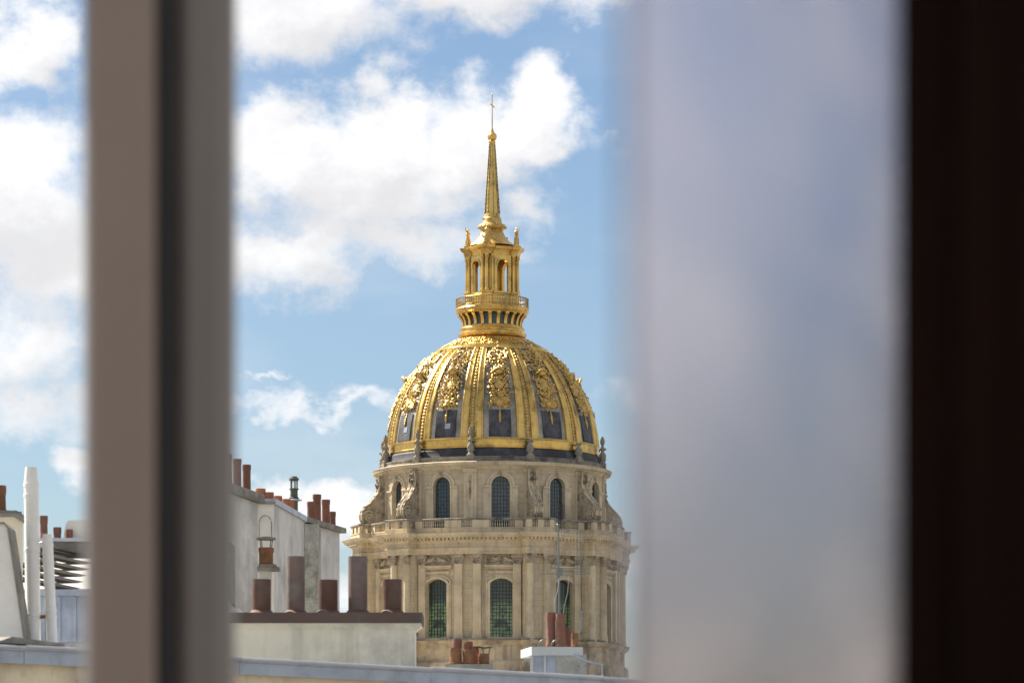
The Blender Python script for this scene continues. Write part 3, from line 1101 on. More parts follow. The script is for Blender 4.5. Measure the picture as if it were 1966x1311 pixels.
def ornament_set(seed):
    rng = random.Random(seed)
    parts = []
    # drapery under the top ring
    o = MB()
    foliage(o, rng, 686, 720, 22, 110)
    M = surf(701)
    for sx in (-1, 1):
        o.tube([(sx * 2 * s, 14 * s, 2 * s), (sx * 13 * s, 8 * s, 4 * s), (sx * 17 * s, -6 * s, 3 * s), (sx * 9 * s, -17 * s, 2 * s)], [1.5 * s, 2.6 * s, 2.6 * s, 1.2 * s], 6, M)
        o.tube([(sx * 1 * s, 4 * s, 2 * s), (sx * 8 * s, -2 * s, 5 * s), (sx * 3 * s, -12 * s, 3 * s)], [1.2 * s, 2.4 * s, 1.2 * s], 6, M)
    parts.append(('drapery_ornament', o))
    # plumed helmet
    o = MB()
    M = surf(736)
    o.ball((rng.uniform(-2, 2) * s, 1 * s, 4 * s), (10 * s, 8 * s, 9 * s), 0, M, True)
    o.tube([(-15 * s, -5 * s, 3 * s), (-8 * s, 0, 11 * s), (0, 2 * s, 14 * s), (8 * s, 0, 11 * s), (15 * s, -5 * s, 3 * s)], [1.2 * s, 2.6 * s, 3.2 * s, 2.6 * s, 1.2 * s], 7, M)
    foliage(o, rng, 722, 748, 20, 80)
    parts.append(('helmet_ornament', o))
    # cartouche with ragged leafy rim
    o = MB()
    M = surf(761)
    o.ball((0, 2 * s, 1.0 * s), (10 * s, 12 * s, 4 * s), 0, M, True)
    for i in range(34):
        a = i * 2 * math.pi / 34
        q = rng.uniform(.75, 1.1)
        leaf(o, M, 12 * s * q * math.cos(a), 13 * s * q * math.sin(a), 1.5 * s, rng.uniform(5, 10) * s, 1.6 * s, a + rng.uniform(-.9, .9), .5)
    foliage(o, rng, 745, 778, 22, 90, (4, 10))
    parts.append(('cartouche_ornament', o))
    # sunburst trophy
    o = MB()
    M = surf(792)
    for i in range(40):
        a = i * 2 * math.pi / 40 + rng.uniform(-.08, .08)
        L = rng.uniform(14, 25) * s * (1.0 if math.sin(a) > -.6 else .75)
        d = Vector((math.cos(a), math.sin(a) * .75, 0))
        h_ = rng.uniform(1.5, 5) * s
        o.tube([d * 3 * s + Vector((0, 0, 2.5 * s)), d * L * .6 + Vector((0, 0, h_)), d * L + Vector((0, 0, h_ * .6))], [1.7 * s, 1.4 * s, .25 * s], 5, M)
    o.ball((0, -1 * s, 2 * s), (8 * s, 7 * s, 4 * s), 0, M, True)
    foliage(o, rng, 778, 803, 20, 75, (4, 10))
    parts.append(('sunburst_ornament', o))
    # tassel
    o = MB()
    for y_, r_ in ((806, 1.3), (811, 1.6), (815, 2.2), (819, 3.0), (823, 3.4), (827, 3.0), (830, 1.6)):
        o.ball((0, 0, 1.5 * s), (r_ * s, 3.4 * s, r_ * .8 * s), 0, surf(y_))
    parts.append(('tassel_ornament', o))
    return parts


sets = []
for sd in (21, 22, 23):
    sets.append([(nm, m_.build(nm, GOLD_O, dome, 50)) for nm, m_ in ornament_set(sd)])
for i, a in enumerate(WINS):
    for nm, ob in sets[i % 3]:
        if i < 3:
            ob.rotation_euler.z = rad(a)
        else:
            copy_at(ob, dome, rad(a))
# black lead plate low in each panel
ht = MB()
for ya_, yb2 in ((859, 846), (846, 833), (833, 820), (820, 808)):
    qa, qb = 21 * scaled(ya_) * s, 21 * scaled(yb2) * s
    Ma, Mb = surf(ya_), surf(yb2)
    ht.add([Ma @ Vector((-qa, 0, .1 * s)), Ma @ Vector((qa, 0, .1 * s)), Mb @ Vector((qb, 0, .1 * s)), Mb @ Vector((-qb, 0, .1 * s)),
            Ma @ Vector((-qa, 0, .8 * s)), Ma @ Vector((qa, 0, .8 * s)), Mb @ Vector((qb, 0, .8 * s)), Mb @ Vector((-qb, 0, .8 * s))],
           [(4, 5, 6, 7), (0, 4, 7, 3), (1, 2, 6, 5), (0, 1, 5, 4), (3, 7, 6, 2)])
plate = ht.build('lead_plate', DARKLEAD, dome)
plate.rotation_euler.z = rad(WINS[0])
for a in WINS[1:]:
    copy_at(plate, dome, rad(a))
# lead hatch low in two panels
ht = MB()
M = surf(838)
ht.box(-1 * s, 10 * s, -5 * s, 5 * s, -1 * s, 1.4 * s, M)
hatch = ht.build('lead_hatch', ZINC, dome)
hatch.rotation_euler.z = rad(WINS[11])
for a in (WINS[10],):
    copy_at(hatch, dome, rad(a))

# ---- collar and ring below the lantern
b = MB()
b.lathe([(107 * s, Z(682)), (111 * s, Z(681)), (111 * s, Z(678)), (108 * s, Z(676.5)), (107 * s, Z(673.5)), (101 * s, Z(672.5)), (84 * s, Z(663.5)), (68 * s, Z(654)), (58 * s, Z(650))], 96, cap=False)
collar = b.build('collar', GOLD, church, 35)
b = MB()
rng = random.Random(31)
for i in range(420):
    t = rng.random()
    r_, y_ = 70 + 29 * t, 655.5 + 16 * t
    a = rng.uniform(0, 2 * math.pi)
    M = Matrix.Rotation(a, 4, 'Z') @ Matrix.Translation((0, -r_ * s, Z(y_))) @ Matrix.Rotation(rad(30), 4, 'X')
    b.ball((0, 0, .6 * s), (2.0 * s, 3.3 * s, 1.5 * s), rng.uniform(-1, 1), M)
b.build('leaf_frieze', GOLD_O, collar, 50)
b = MB()
b.lathe([(56 * s, Z(652)), (64 * s, Z(649.5)), (66 * s, Z(645.5)), (65 * s, Z(641.5)), (60 * s, Z(639)), (60 * s, Z(637)), (62.5 * s, Z(634)), (61 * s, Z(631)), (57 * s, Z(630)), (56 * s, Z(628))], 72, cap=False)
b.build('lantern_ring', GOLD, church, 40)

# ---- gallery round the lantern
b = MB()
b.lathe([(55 * s, Z(630)), (55 * s, Z(604))], 72, cap=False)
b.build('gallery_drum', VERDI, church, 30)
b = MB()
b.lathe([(50 * s, Z(606)), (66 * s, Z(606)), (67 * s, Z(603.8)), (69.5 * s, Z(602.5)), (70.5 * s, Z(599)), (71.5 * s, Z(596)), (70 * s, Z(594)), (66 * s, Z(593)), (40 * s, Z(592))], 72, cap=False)
gal = b.build('gallery', GOLD, church, 35)
bk = MB()
radial_prism(bk, [(54, 629), (57.5, 628.5), (58, 622), (60, 616), (63, 611), (65.5, 609), (65.5, 606.1), (54, 606.1)], -2.9 * s, 2.9 * s)
bk.box(-3.7 * s, 3.7 * s, -66.2 * s, -58 * s, Z(609.4), Z(606.2))
bracket = bk.build('bracket', GOLD, gal)
bracket.rotation_euler.z = rad(RIB0 + 7)
for i in range(1, 24):
    copy_at(bracket, gal, rad(RIB0 + 7 + 15 * i))
b = MB()
for i in range(84):
    M = Matrix.Rotation(2 * math.pi * i / 84, 4, 'Z')
    b.box(-.035, .035, -69.5 * s - .035, -69.5 * s + .035, Z(593.5), Z(577), M)
for y_, t_ in ((576, .07), (590, .05), (583, .03)):
    for i in range(72):
        a0, a1 = 2 * math.pi * i / 72, 2 * math.pi * (i + 1) / 72
        b.tube([cyl(69.5 * s, a0, Z(y_)), cyl(69.5 * s, a1, Z(y_))], t_, 5)
b.build('gallery_railing', GOLD_D, gal)

# ---- lantern: four arched faces, corner piers, columns
LC = [RIB0 - 1 + 90 * i for i in range(4)]           # corner directions
LF = [a + 45 for a in LC]
b = MB()
LB = (40 * s, 52 * s, 10 * s)
sweep(b, *LB, [(-12 * s, Z(593)), (2 * s, Z(593)), (2 * s, Z(588)), (0, Z(587)), (0, Z(569)), (2 * s, Z(567.5)), (2 * s, Z(564.5)), (-30 * s, Z(564))], bays=LC, n=10)
b.build('lantern_base', GOLD, church, 35)
b = MB()
for a in LF:
    M = Matrix.Rotation(rad(a), 4, 'Z')
    ap = arch_pts(12.5 * s, Z(564.2), Z(515), Z(502.5), 14)
    yo, yi = -37 * s, -31.5 * s
    xw = 19 * s
    zt_ = Z(494)
    for (xa, xb) in ((-xw, -12.5 * s), (12.5 * s, xw)):
        b.box(xa, xb, yo, yi, Z(564.2), zt_, M)
    top = ap[1:-1]
    n = len(top)
    vs = [(x, y_, z) for y_ in (yo, yi) for x, z in top] + [(x, y_, zt_) for y_ in (yo, yi) for x, z in top]
    fs = []
    for i in range(n - 1):
        fs += [(i, i + 1, 2 * n + i + 1, 2 * n + i), (n + i, 3 * n + i, 3 * n + i + 1, n + i + 1), (i, n + i, n + i + 1, i + 1)]
    b.add(vs, fs, M)
    bb = MB()
    moulding(bb, ap[1:-1], 2.6 * s, yo - 1.4 * s, yo + .5 * s)
    b.add(bb.v, bb.f, M)
for a in LC:
    M = Matrix.Rotation(rad(a), 4, 'Z')
    b.box(-7.5 * s, 7.5 * s, -41 * s, -34 * s, Z(564.1), Z(494.1), M)
    b.box(-4 * s, 4 * s, -43.5 * s, -35 * s, Z(564.15), Z(494.2), M)
lan = b.build('lantern', GOLD, church, 30)
cm = MB()
cprof = [(4.2, 564), (4.2, 561), (3.3, 559.5), (3.0, 558), (2.9, 535), (2.5, 505), (2.8, 504), (2.9, 502), (3.6, 498), (4.3, 496), (4.3, 494)]
cm.lathe([(r_ * s, Z(y)) for r_, y in cprof], 14)
for i in range(6):
    a = i * 1.047
    cm.ball((3.3 * s * math.cos(a), 3.3 * s * math.sin(a), Z(499.5)), (1 * s, 1 * s, 1.8 * s))
first = None
for a in LC:
    ar = rad(a)
    for (rr, lt) in ((50.0, 0.0), (43.5, -9.5), (43.5, 9.5)):
        p = Vector((math.sin(ar) * rr + math.cos(ar) * lt, -math.cos(ar) * rr + math.sin(ar) * lt, 0)) * s
        if first is None:
            first = cm.build('column', GOLD, lan, 40, loc=p)
        else:
            copy_at(first, lan, 0, p)
b = MB()
sweep(b, *LB, [(-16 * s, Z(494.3)), (.5 * s, Z(494.3)), (.5 * s, Z(491.5)), (1.3 * s, Z(491)), (1.3 * s, Z(488)), (3 * s, Z(487)), (3.5 * s, Z(485)), (6.5 * s, Z(483.6)), (7 * s, Z(480.5)), (8.3 * s, Z(478.6)), (7 * s, Z(477.6)), (-6 * s, Z(476)), (-14 * s, Z(472)), (-30 * s, Z(470))], bays=LC, n=10)
cor = b.build('lantern_cornice', GOLD, church, 35)

# statues on the lantern corners
def statue(arm):
    m_ = MB()
    m_.lathe([(5 * s, 0), (5 * s, 2 * s), (4.4 * s, 2.2 * s), (4.6 * s, 8 * s), (4.0 * s, 14 * s), (3.2 * s, 19 * s), (3.9 * s, 24 * s), (4.2 * s, 27.5 * s), (2.4 * s, 29.6 * s), (1.3 * s, 30.4 * s), (1.3 * s, 31.4 * s)], 10,
             Matrix.Diagonal((1, .75, 1, 1)))
    m_.ball((0, -.3 * s, 33.3 * s), (1.7 * s, 1.9 * s, 2.3 * s), 0, None, True)
    for sx in (-1, 1):
        if sx == arm:
            m_.tube([(sx * 3.7 * s, 0, 27.5 * s), (sx * 6.2 * s, -1 * s, 31 * s), (sx * 8.2 * s, -2 * s, 35 * s)], [1.3 * s, 1.0 * s, .7 * s], 6)
            m_.tube([(sx * 8.2 * s, -2 * s, 33 * s), (sx * 8.4 * s, -2 * s, 38 * s)], .4 * s, 5)
        else:
            m_.tube([(sx * 3.7 * s, 0, 27.5 * s), (sx * 5.6 * s, -.5 * s, 22 * s), (sx * 3.6 * s, -3.6 * s, 18 * s)], [1.3 * s, 1.0 * s, .7 * s], 6)
    rg = random.Random(6)
    for i in range(9):
        a = rg.uniform(0, 6.3)
        m_.tube([(4.2 * s * math.cos(a), 3.1 * s * math.sin(a), 2.5 * s), (4.3 * s * math.cos(a + .2), 3.1 * s * math.sin(a + .2), 10 * s), (3.2 * s * math.cos(a + .3), 2.4 * s * math.sin(a + .3), 18 * s)], [.9 * s, .8 * s, .3 * s], 5)
    return m_


for i, a in enumerate(LC):
    ar = rad(a)
    pd = MB()
    pd.box(-6.5 * s, 6.5 * s, -54 * s, -41 * s, Z(478), Z(472), Matrix.Rotation(ar, 4, 'Z'))
    pd.build('statue_pedestal', GOLD, cor)
    o = statue(1 if i % 2 else -1).build('statue', GOLD_O, cor, 50, loc=(math.sin(ar) * 47.5 * s, -math.cos(ar) * 47.5 * s, Z(472)))
    o.rotation_euler.z = ar
    o.scale = (1.3, 1.3, .92)
b = MB()
b.lathe([(46 * s, Z(474)), (40 * s, Z(469)), (32 * s, Z(463)), (26.5 * s, Z(456)), (22.5 * s, Z(449)), (20.5 * s, Z(444)), (22 * s, Z(442)), (26 * s, Z(439.5)), (27 * s, Z(436)), (25 * s, Z(432.5)), (20 * s, Z(431)), (18 * s, Z(427)), (17.5 * s, Z(420)), (15.5 * s, Z(418)), (14.5 * s, Z(411))], 16)
rng = random.Random(17)
for i in range(60):
    a = rng.uniform(0, 6.3)
    y_ = rng.choice((414, 422, 436, 437, 452, 458))
    r_ = {414: 15, 422: 18, 436: 26.5, 437: 26.5, 452: 24.5, 458: 28.5}[y_]
    b.ball((r_ * s * math.sin(a), -r_ * s * math.cos(a), Z(y_ + rng.uniform(-2, 2))), (2.0 * s, 2.0 * s, 2.6 * s))
b.build('spire_base', GOLD_O, church, 35)
b = MB()
b.lathe([(14 * s, Z(412)), (5.2 * s, Z(277)), (6.5 * s, Z(275)), (6.5 * s, Z(272))], 8, ph=rad(10))
spire = b.build('spire', GOLD, church)
b = MB()
for i in range(8):
    a = i * math.pi / 4 + rad(10)
    b.tube([cyl(14.3 * s, a, Z(411)), cyl(5.5 * s, a, Z(277))], [1.1 * s, .7 * s], 5)
    for j in range(16):
        t = (j + .5) / 16
        r_ = 14.8 * (1 - t) + 5.8 * t
        b.ball(cyl(r_ * s, a, Z(411 - 134 * t)), ((1.6 - .6 * t) * s,) * 3)
b.build('spire_crockets', GOLD_D, spire, 50)
b = MB()
b.ball((0, 0, Z(263)), 9.2 * s, 0, None, True)
b.lathe([(6 * s, Z(274)), (4.5 * s, Z(271)), (7 * s, Z(269))], 12)
b.lathe([(4 * s, Z(255)), (2.4 * s, Z(250)), (1.6 * s, Z(247))], 10)
b.build('orb', GOLD, spire, 60)
b = MB()
b.tube([(0, 0, Z(249)), (0, 0, Z(183))], [1.15 * s, .75 * s], 6)
b.tube([(-4.6 * s, -2.5 * s, Z(199.5)), (4.6 * s, 2.5 * s, Z(206.5))], 1.1 * s, 6)
b.ball((0, 0, Z(181.5)), 1.4 * s)
b.build('cross', GOLD, spire, 50)

# ------------------------------------------------------------------ roofs between the window and the church
def pot(mb, x, y, z0, z1, r0, r1=None, lip=0.08, n=18):
    """clay or metal pot with a hollow mouth"""
    r1 = r1 or r0
    H_ = z1 - z0
    mb.lathe([(r0 * 1.12, z0), (r0 * 1.12, z0 + .05 * H_), (r0 * 1.0, z0 + .08 * H_), (r1 * .93, z1 - lip * 1.6), (r1 * 1.0, z1 - lip * 1.2), (r1 * 1.04, z1 - lip * .6), (r1 * 1.0, z1), (r1 * .82, z1), (r1 * .78, z1 - .35 * H_)], n, Matrix.Translation((x, y, 0)))


# ---- the near house: cream wall with zinc coping, flat roof behind
def near_line(x):
    """distance of the coping along its straight course for a photo column"""
    A = Vector((PX(-60, 39.6), 39.6))
    B = Vector((PX(1215, 48.4), 48.4))
    kx = (x - CX) / FPX
    d = B - A
    t = (kx * A.y - A.x) / (d.x - kx * d.y)
    return A + d * t


HTOP = ZC + 2.055
A0, B0 = near_line(-420), near_line(1960)
ang = math.atan2((B0 - A0).y, (B0 - A0).x)
LEN = (B0 - A0).length
nh = empty('near_house', (A0.x, A0.y, 0), 'cream rendered house wall with pale zinc coping and flat roof, in front of the chimneys', 'house', rz=ang)
b = MB()
b.box(0, LEN, .12, 16, 0, HTOP - .16)
b.build('wall', CREAM, nh)
b = MB()
b.box(.05, LEN - .05, .6, 15.9, HTOP - .159, HTOP - .1)
b.build('flat_roof', ZINC, nh)
nseg = 7
for i in range(nseg):
    x0, x1 = LEN * i / nseg, LEN * (i + 1) / nseg
    b = MB()
    dz = .010 * (i % 2)
    prof = [(.03, HTOP - .185), (.03, HTOP - .05 + dz), (.0, HTOP - .045 + dz), (-.005, HTOP - .012 + dz), (.02, HTOP + dz), (.45, HTOP + .02 + dz), (.45, HTOP - .15), (.10, HTOP - .15), (.06, HTOP - .185)]
    n = len(prof)
    vs = [(x, y_, z) for x in (x0 + .004, x1 - .004) for y_, z in prof]
    b.add(vs, [tuple(range(n)), tuple(range(n, 2 * n))[::-1]] + [(j, (j + 1) % n, n + (j + 1) % n, n + j) for j in range(n)])
    sheet = b.build('coping_sheet', ZINC, nh)
    b = MB()
    b.tube([(x0 + .004, .0, HTOP - .012 + dz), (x1 - .004, .0, HTOP - .012 + dz)], .019, 10)
    b.build('coping_bead', ZINC_L, sheet, 50)

ROOF = HTOP - .1

# ---- chimney stack with five brown metal flues
D1 = 53.0
X0, X1 = PX(322, D1), PX(796, D1)
cs = empty('chimney_stack', ((X0 + X1) / 2, D1 + .45, ROOF), 'long cream chimney stack under a brown slab carrying five brown metal flues', 'chimney')


def rel(o, x, y, z):
    return Vector((x, y, z)) - o.location


def local_build(mb, name, material, parent, smooth=None):
    mb.v = [p - parent.location for p in mb.v]
    return mb.build(name, material, parent, smooth)


b = MB()
b.box(X0, X1, D1, D1 + .9, ROOF, PZ(1196.5, D1))
local_build(b, 'stack_wall', CREAM_S, cs)
b = MB()
for q in range(3):
    b.box(X0 - .03 * q, X1 + .03 * (q + 1), D1 - .03 * (q + 1), D1 + .93, PZ(1206 - 3.3 * q, D1), PZ(1206 - 3.3 * (q + 1) + .05, D1))
local_build(b, 'stack_moulding', CREAM_S, cs)
b = MB()
b.box(X0 - .1, PX(811, D1), D1 - .12, D1 + 1.05, PZ(1196, D1), PZ(1176, D1))
local_build(b, 'slab', SLABBROWN, cs)
for i, (xc, yt, wpx) in enumerate(((384, 1113, 36), (502, 1112, 36.5), (568, 1068, 35), (630, 1113, 37), (687, 1068, 37), (753, 1112, 37))):
    r_ = wpx / 2 / FPX * (D1 + .4)
    xx, yy = PX(xc, D1 + .4), D1 + .4
    zb = PZ(1176, D1) + .002
    f = MB()
    zt_ = PZ(yt, D1 + .4)
    f.lathe([(r_, zb), (r_, zt_), (r_ * .93, zt_), (r_ * .9, zb + .1)], 28, Matrix.Translation((xx, yy, 0)))
    fl = local_build(f, 'flue', BROWN_G if yt < 1100 else BROWN, cs, 40)
    f = MB()
    f.lathe([(r_ * 1.5, zb), (r_ * 1.5, zb + .012), (r_ * 1.25, zb + .028), (r_ * 1.06, zb + .055), (r_ * 1.005, zb + .06)], 28, Matrix.Translation((xx, yy, 0)), cap=False)
    f.v = [q_ - cs.location for q_ in f.v]
    f.build('flange', BROWN, fl, 40)

# ---- distant grey party walls with chimney pots
def wall_block(name, label, corners, ztop0, ztop1, material, cap_mat, cap_t=.14, over=.12):
    """wall standing on the ground; corners: plan points left-front, right-front; depth goes back"""
    (xa, ya), (xb, yb) = corners
    o = empty(name, ((xa + xb) / 2, (ya + yb) / 2, 0), label, 'chimney wall', None)
    d = Vector((xb - xa, yb - ya)).normalized()
    nrm = Vector((-d.y, d.x))
    dep = 1.1
    pts = [Vector((xa, ya)), Vector((xb, yb)), Vector((xb, yb)) + nrm * dep, Vector((xa, ya)) + nrm * dep]
    zt_ = [ztop0, ztop1, ztop1, ztop0]
    m_ = MB()
    vs = [(p.x, p.y, 0) for p in pts] + [(p.x, p.y, z) for p, z in zip(pts, zt_)]
    m_.add(vs, [(3, 2, 1, 0), (4, 5, 6, 7)] + [(i, (i + 1) % 4, 4 + (i + 1) % 4, 4 + i) for i in range(4)])
    local_build(m_, 'wall', material, o)
    m_ = MB()
    q = [pts[0] - d * over - nrm * over, pts[1] + d * over - nrm * over, pts[2] + d * over + nrm * over, pts[3] - d * over + nrm * over]
    vs = [(p.x, p.y, z + .002) for p, z in zip(q, zt_)] + [(p.x, p.y, z + cap_t) for p, z in zip(q, zt_)]
    m_.add(vs, [(3, 2, 1, 0), (4, 5, 6, 7)] + [(i, (i + 1) % 4, 4 + (i + 1) % 4, 4 + i) for i in range(4)])
    local_build(m_, 'capping', cap_mat, o)
    return o


def pt(x, D):
    return (PX(x, D), D)


def add_pots(o, specs, Dv_, material, name='chimney_pot'):
    for (x0, x1, yt, yb) in specs:
        D = Dv_((x0 + x1) / 2) if callable(Dv_) else Dv_
        r_ = (x1 - x0) / 2 / FPX * D
        m_ = MB()
        pot(m_, PX((x0 + x1) / 2, D), D, PZ(yb, D), PZ(yt, D), r_ * .97, r_ * .97, lip=.09)
        local_build(m_, name, material, o, 40)


Dl = 84.0
o = wall_block('chimney_wall', 'grey rendered chimney wall beside the window post with tall brown clay pots', (pt(330, 79.5), pt(495, 84.0)), PZ(946, 84) , PZ(966, 84.0), GREYWALL, CONCRETE, .2)
add_pots(o, ((428, 446, 872, 950), (447, 464, 881, 950), (465, 482, 892, 958)), lambda x: 79.5 + 4.5 * (x - 330) / 165 + .55, TERRA_D)
o2 = wall_block('chimney_wall', 'pale streaked chimney wall with sloping zinc capping and a row of short orange pots', (pt(526, 86.5), pt(584, 91.0)), PZ(968, 86.5), PZ(1001, 91.0), GREYWALL, ZINC, .13, .06)
m_ = MB()
m_.box(PX(480, 86.5), PX(526, 86.5), 86.5, 90.5, 0, PZ(967, 86.5))
local_build(m_, 'front_wall', WHITE_R, o2)
m_ = MB()
m_.box(PX(478, 86.4), PX(527, 86.4), 86.4, 88.4, PZ(966.9, 86.5), PZ(963, 86.5))
local_build(m_, 'front_capping', CONCRETE, o2)
m_ = MB()
for q_ in range(1):
    m_.tube([(PX(497, 86.4), 86.45, PZ(1030, 86.4))] + [(PX(509 - (12 - q_ * 2) * math.cos(math.pi * i / 10), 86.4), 86.45, PZ(1006 - (17 - q_ * 3) * math.sin(math.pi * i / 10), 86.4)) for i in range(11)] + [(PX(521 - 2 * q_, 86.4), 86.45, PZ(1034, 86.4))], .011, 5)
local_build(m_, 'arch_scar', CONCRETE, o2, 50)  # thin tube added to draw the faint arch scar on the wall
add_pots(o2, ((490, 510, 938, 978), (507, 526, 945, 982), (524, 542, 952, 977), (541, 559, 958, 986), (556, 566, 960, 991)), lambda x: 87.2 if x < 526 else 86.5 + 4.5 * (x - 526) / 58 + .9, TERRA)
o3 = wall_block('chimney_wall', 'chimney wall with mossy overhanging cap and tall brown pots next to the church', (pt(584, 93.0), pt(652, 96.0)), PZ(1003, 93.0), PZ(1023, 96.0), GREYWALL, CONCRETE, .13, .14)
add_pots(o3, ((589, 606, 963, 1012), (600, 617, 949, 1010), (617, 634, 959, 1018), (618, 628, 975, 1016), (632, 645, 982, 1022)), lambda x: 93 + 3 * (x - 584) / 68 + .6, TERRA_D)
# roughcast strip with old flue scar on the right-hand wall
st = MB()
st.box(PX(585, 92.9), PX(611, 92.9), 92.85, 94.2, 0, PZ(1006, 92.9))
for q_, (y0, y1) in enumerate(((1030, 1072), (1078, 1110), (1120, 1150))):
    st.ball((PX(598, 92.8), 92.95, PZ((y0 + y1) / 2, 92.8)), (PX(610, 92.8) - PX(598, 92.8), .2, (y1 - y0) / 2 / FPX * 92.8), 0, None, True)
local_build(st, 'roughcast_strip', ROUGHCAST, o3, 40)

# green iron ventilator
Dv = 91.8
vt = empty('roof_ventilator', (PX(564.5, Dv), Dv, PZ(992, Dv)), 'slim green iron ventilator with open capped top behind the orange pots', 'ventilator')
u = Dv / FPX
m_ = MB()
zq = lambda y: PZ(y, Dv)
xq = PX(564.5, Dv)
Mq = Matrix.Translation((xq, Dv, 0))
m_.lathe([(7.5 * u, zq(1030)), (7.5 * u, zq(958)), (9.5 * u, zq(957)), (9.5 * u, zq(955)), (7.5 * u, zq(954)), (7 * u, zq(941)), (9 * u, zq(940)), (9 * u, zq(937.5)), (6 * u, zq(937))], 16, Mq)
local_build(m_, 'shaft', GREENIRON, vt, 35)
m_ = MB()
for i in range(5):
    a = i * 2 * math.pi / 5 + .3
    m_.tube([(xq + 6.4 * u * math.cos(a), Dv + 6.4 * u * math.sin(a), zq(938)), (xq + 6.4 * u * math.cos(a), Dv + 6.4 * u * math.sin(a), zq(922))], 1.1 * u, 6)
local_build(m_, 'cap_posts', GREENIRON, vt)
m_ = MB()
m_.lathe([(7 * u, zq(923)), (10 * u, zq(921)), (9.5 * u, zq(918)), (6.5 * u, zq(916.5)), (6 * u, zq(914.5)), (1 * u, zq(914))], 16, Mq)
local_build(m_, 'cap', GREENIRON, vt, 35)
m_ = MB()
m_.lathe([(9 * u, zq(962)), (16 * u, zq(960.5)), (15 * u, zq(959)), (8 * u, zq(957.5))], 16, Mq)
local_build(m_, 'flashing', ZINC_L, vt, 35)

# small cowled chimney in front of the pale wall
Dc = 82.0
u = Dc / FPX
xq = PX(511, Dc)
cc = empty('cowled_chimney', (xq, Dc, 0), 'narrow chimney with an orange clay pot under a wire-legged lid', 'chimney')
zq = lambda y: PZ(y, Dc)
m_ = MB()
m_.box(xq - 13 * u, xq + 10 * u, Dc - 12 * u, Dc + 12 * u, 0, zq(1096))
local_build(m_, 'shaft', GREYWALL, cc)
m_ = MB()
m_.box(xq - 16 * u, xq + 26 * u, Dc - 20 * u, Dc + 20 * u, zq(1095.9), zq(1089))
m_.box(xq - 14 * u, xq + 20 * u, Dc - 17 * u, Dc + 17 * u, zq(1088.9), zq(1084))
local_build(m_, 'capping', CONCRETE, cc)
m_ = MB()
pot(m_, xq - 0 * u, Dc, zq(1083.9), zq(1051), 13.5 * u, 14.5 * u, lip=.08)
local_build(m_, 'chimney_pot', RUST, cc, 40)
m_ = MB()
for i in range(4):
    a = i * math.pi / 2 + .7
    m_.tube([(xq + 12 * u * math.cos(a), Dc + 12 * u * math.sin(a), zq(1056)), (xq + 15 * u * math.cos(a), Dc + 15 * u * math.sin(a), zq(1035))], .9 * u, 5)
local_build(m_, 'lid_legs', IRON, cc)
m_ = MB()
m_.lathe([(18 * u, zq(1036)), (19 * u, zq(1034.5)), (18 * u, zq(1032)), (8 * u, zq(1030))], 20, Matrix.Translation((xq, Dc, 0)))
local_build(m_, 'lid', CONCRETE, cc, 35)

# ---- left strip seen past the window post
Df = 42.2


def flue_pipe(label, xb, xt, yb, yt, r0px, r1px, rings, cone):
    D = Df
    u = D / FPX
    zb, zt_ = PZ(yb, D), PZ(yt, D)
    o = empty('flue_pipe', (PX(xb, D), D, zb), label, 'flue', 'white flues behind the coping')
    lean = PX(xt, D) - PX(xb, D)
    H = zt_ - zb

    def at(y):
        f = (yb - y) / (yb - yt)
        return lean * f, f * H
    prof = [(yb + 26, r0px), (cone, r1px), (cone - 1, r1px), (yt, r1px * .78), (yt - .1, r1px * .66), (yt + 20, r1px * .62)]
    m_ = MB()
    n = 28
    vs, fs = [], []
    for y_, r_ in prof:
        x, z = at(y_)
        for i in range(n):
            a = 2 * math.pi * i / n
            vs.append((x + r_ * u * math.cos(a), r_ * u * math.sin(a), z))
    for j in range(len(prof) - 1):
        for i in range(n):
            k_ = (i + 1) % n
            fs.append((j * n + i, j * n + k_, (j + 1) * n + k_, (j + 1) * n + i))
    fs.append(tuple(range(n)))
    m_.add(vs, fs)
    m_.build('pipe', FLUE, o, 30)
    for y_ in rings:
        x, z = at(y_)
        f = (yb - y_) / (yb - yt)
        rr = (r0px + (r1px - r0px) * f) * u
        m_ = MB()
        m_.lathe([(rr * .98, -.022), (rr * 1.06, -.018), (rr * 1.09, 0), (rr * 1.06, .018), (rr * .98, .022)], 28, Matrix.Translation((x, 0, z)))
        m_.build('joint_ring', FLUE, o, 40)
    return o


flue_pipe('tall white enamelled flue pipe with tapered top', 64, 59.5, 1226, 897, 14.5, 13.8, (931, 951, 1055, 1181), 929)
flue_pipe('short white enamelled flue pipe beside the tall one', 100, 90.5, 1228, 1025, 10.5, 10.5, (1045, 1171, 1184), 1043)
m_ = MB()
m_.box(PX(74, Df), PX(92, Df), Df - .03, Df + .03, PZ(1187, Df), PZ(1180, Df))
tag(m_.build('pipe_bracket', TERRA), 'small brass-coloured clamp joining the two white flue pipes', 'bracket')

# white slanted gable at the far left
Dg = 41.6
m_ = MB()
poly = [(-120, 1004), (8, 1006), (14, 1014), (44, 1218), (44, 1300), (-120, 1300)]
m_.prism([(PX(x, Dg), PZ(y, Dg)) for x, y in poly], Dg, Dg + .5)
gb = empty('sloping_parapet', (PX(-40, Dg), Dg + .25, PZ(1300, Dg)), 'white rendered parapet with steep sloping edge left of the white flues', 'parapet')
local_build(m_, 'wall', WHITE_R, gb)
m_ = MB()
moulding(m_, [(PX(x, Dg), PZ(y, Dg)) for x, y in [(44.5, 1222), (44.3, 1217), (14.3, 1013), (8, 1005.5), (-120, 1003.5)][::-1]], .022, Dg - .03, Dg + .52)
local_build(m_, 'edge_flashing', CONCRETE, gb)
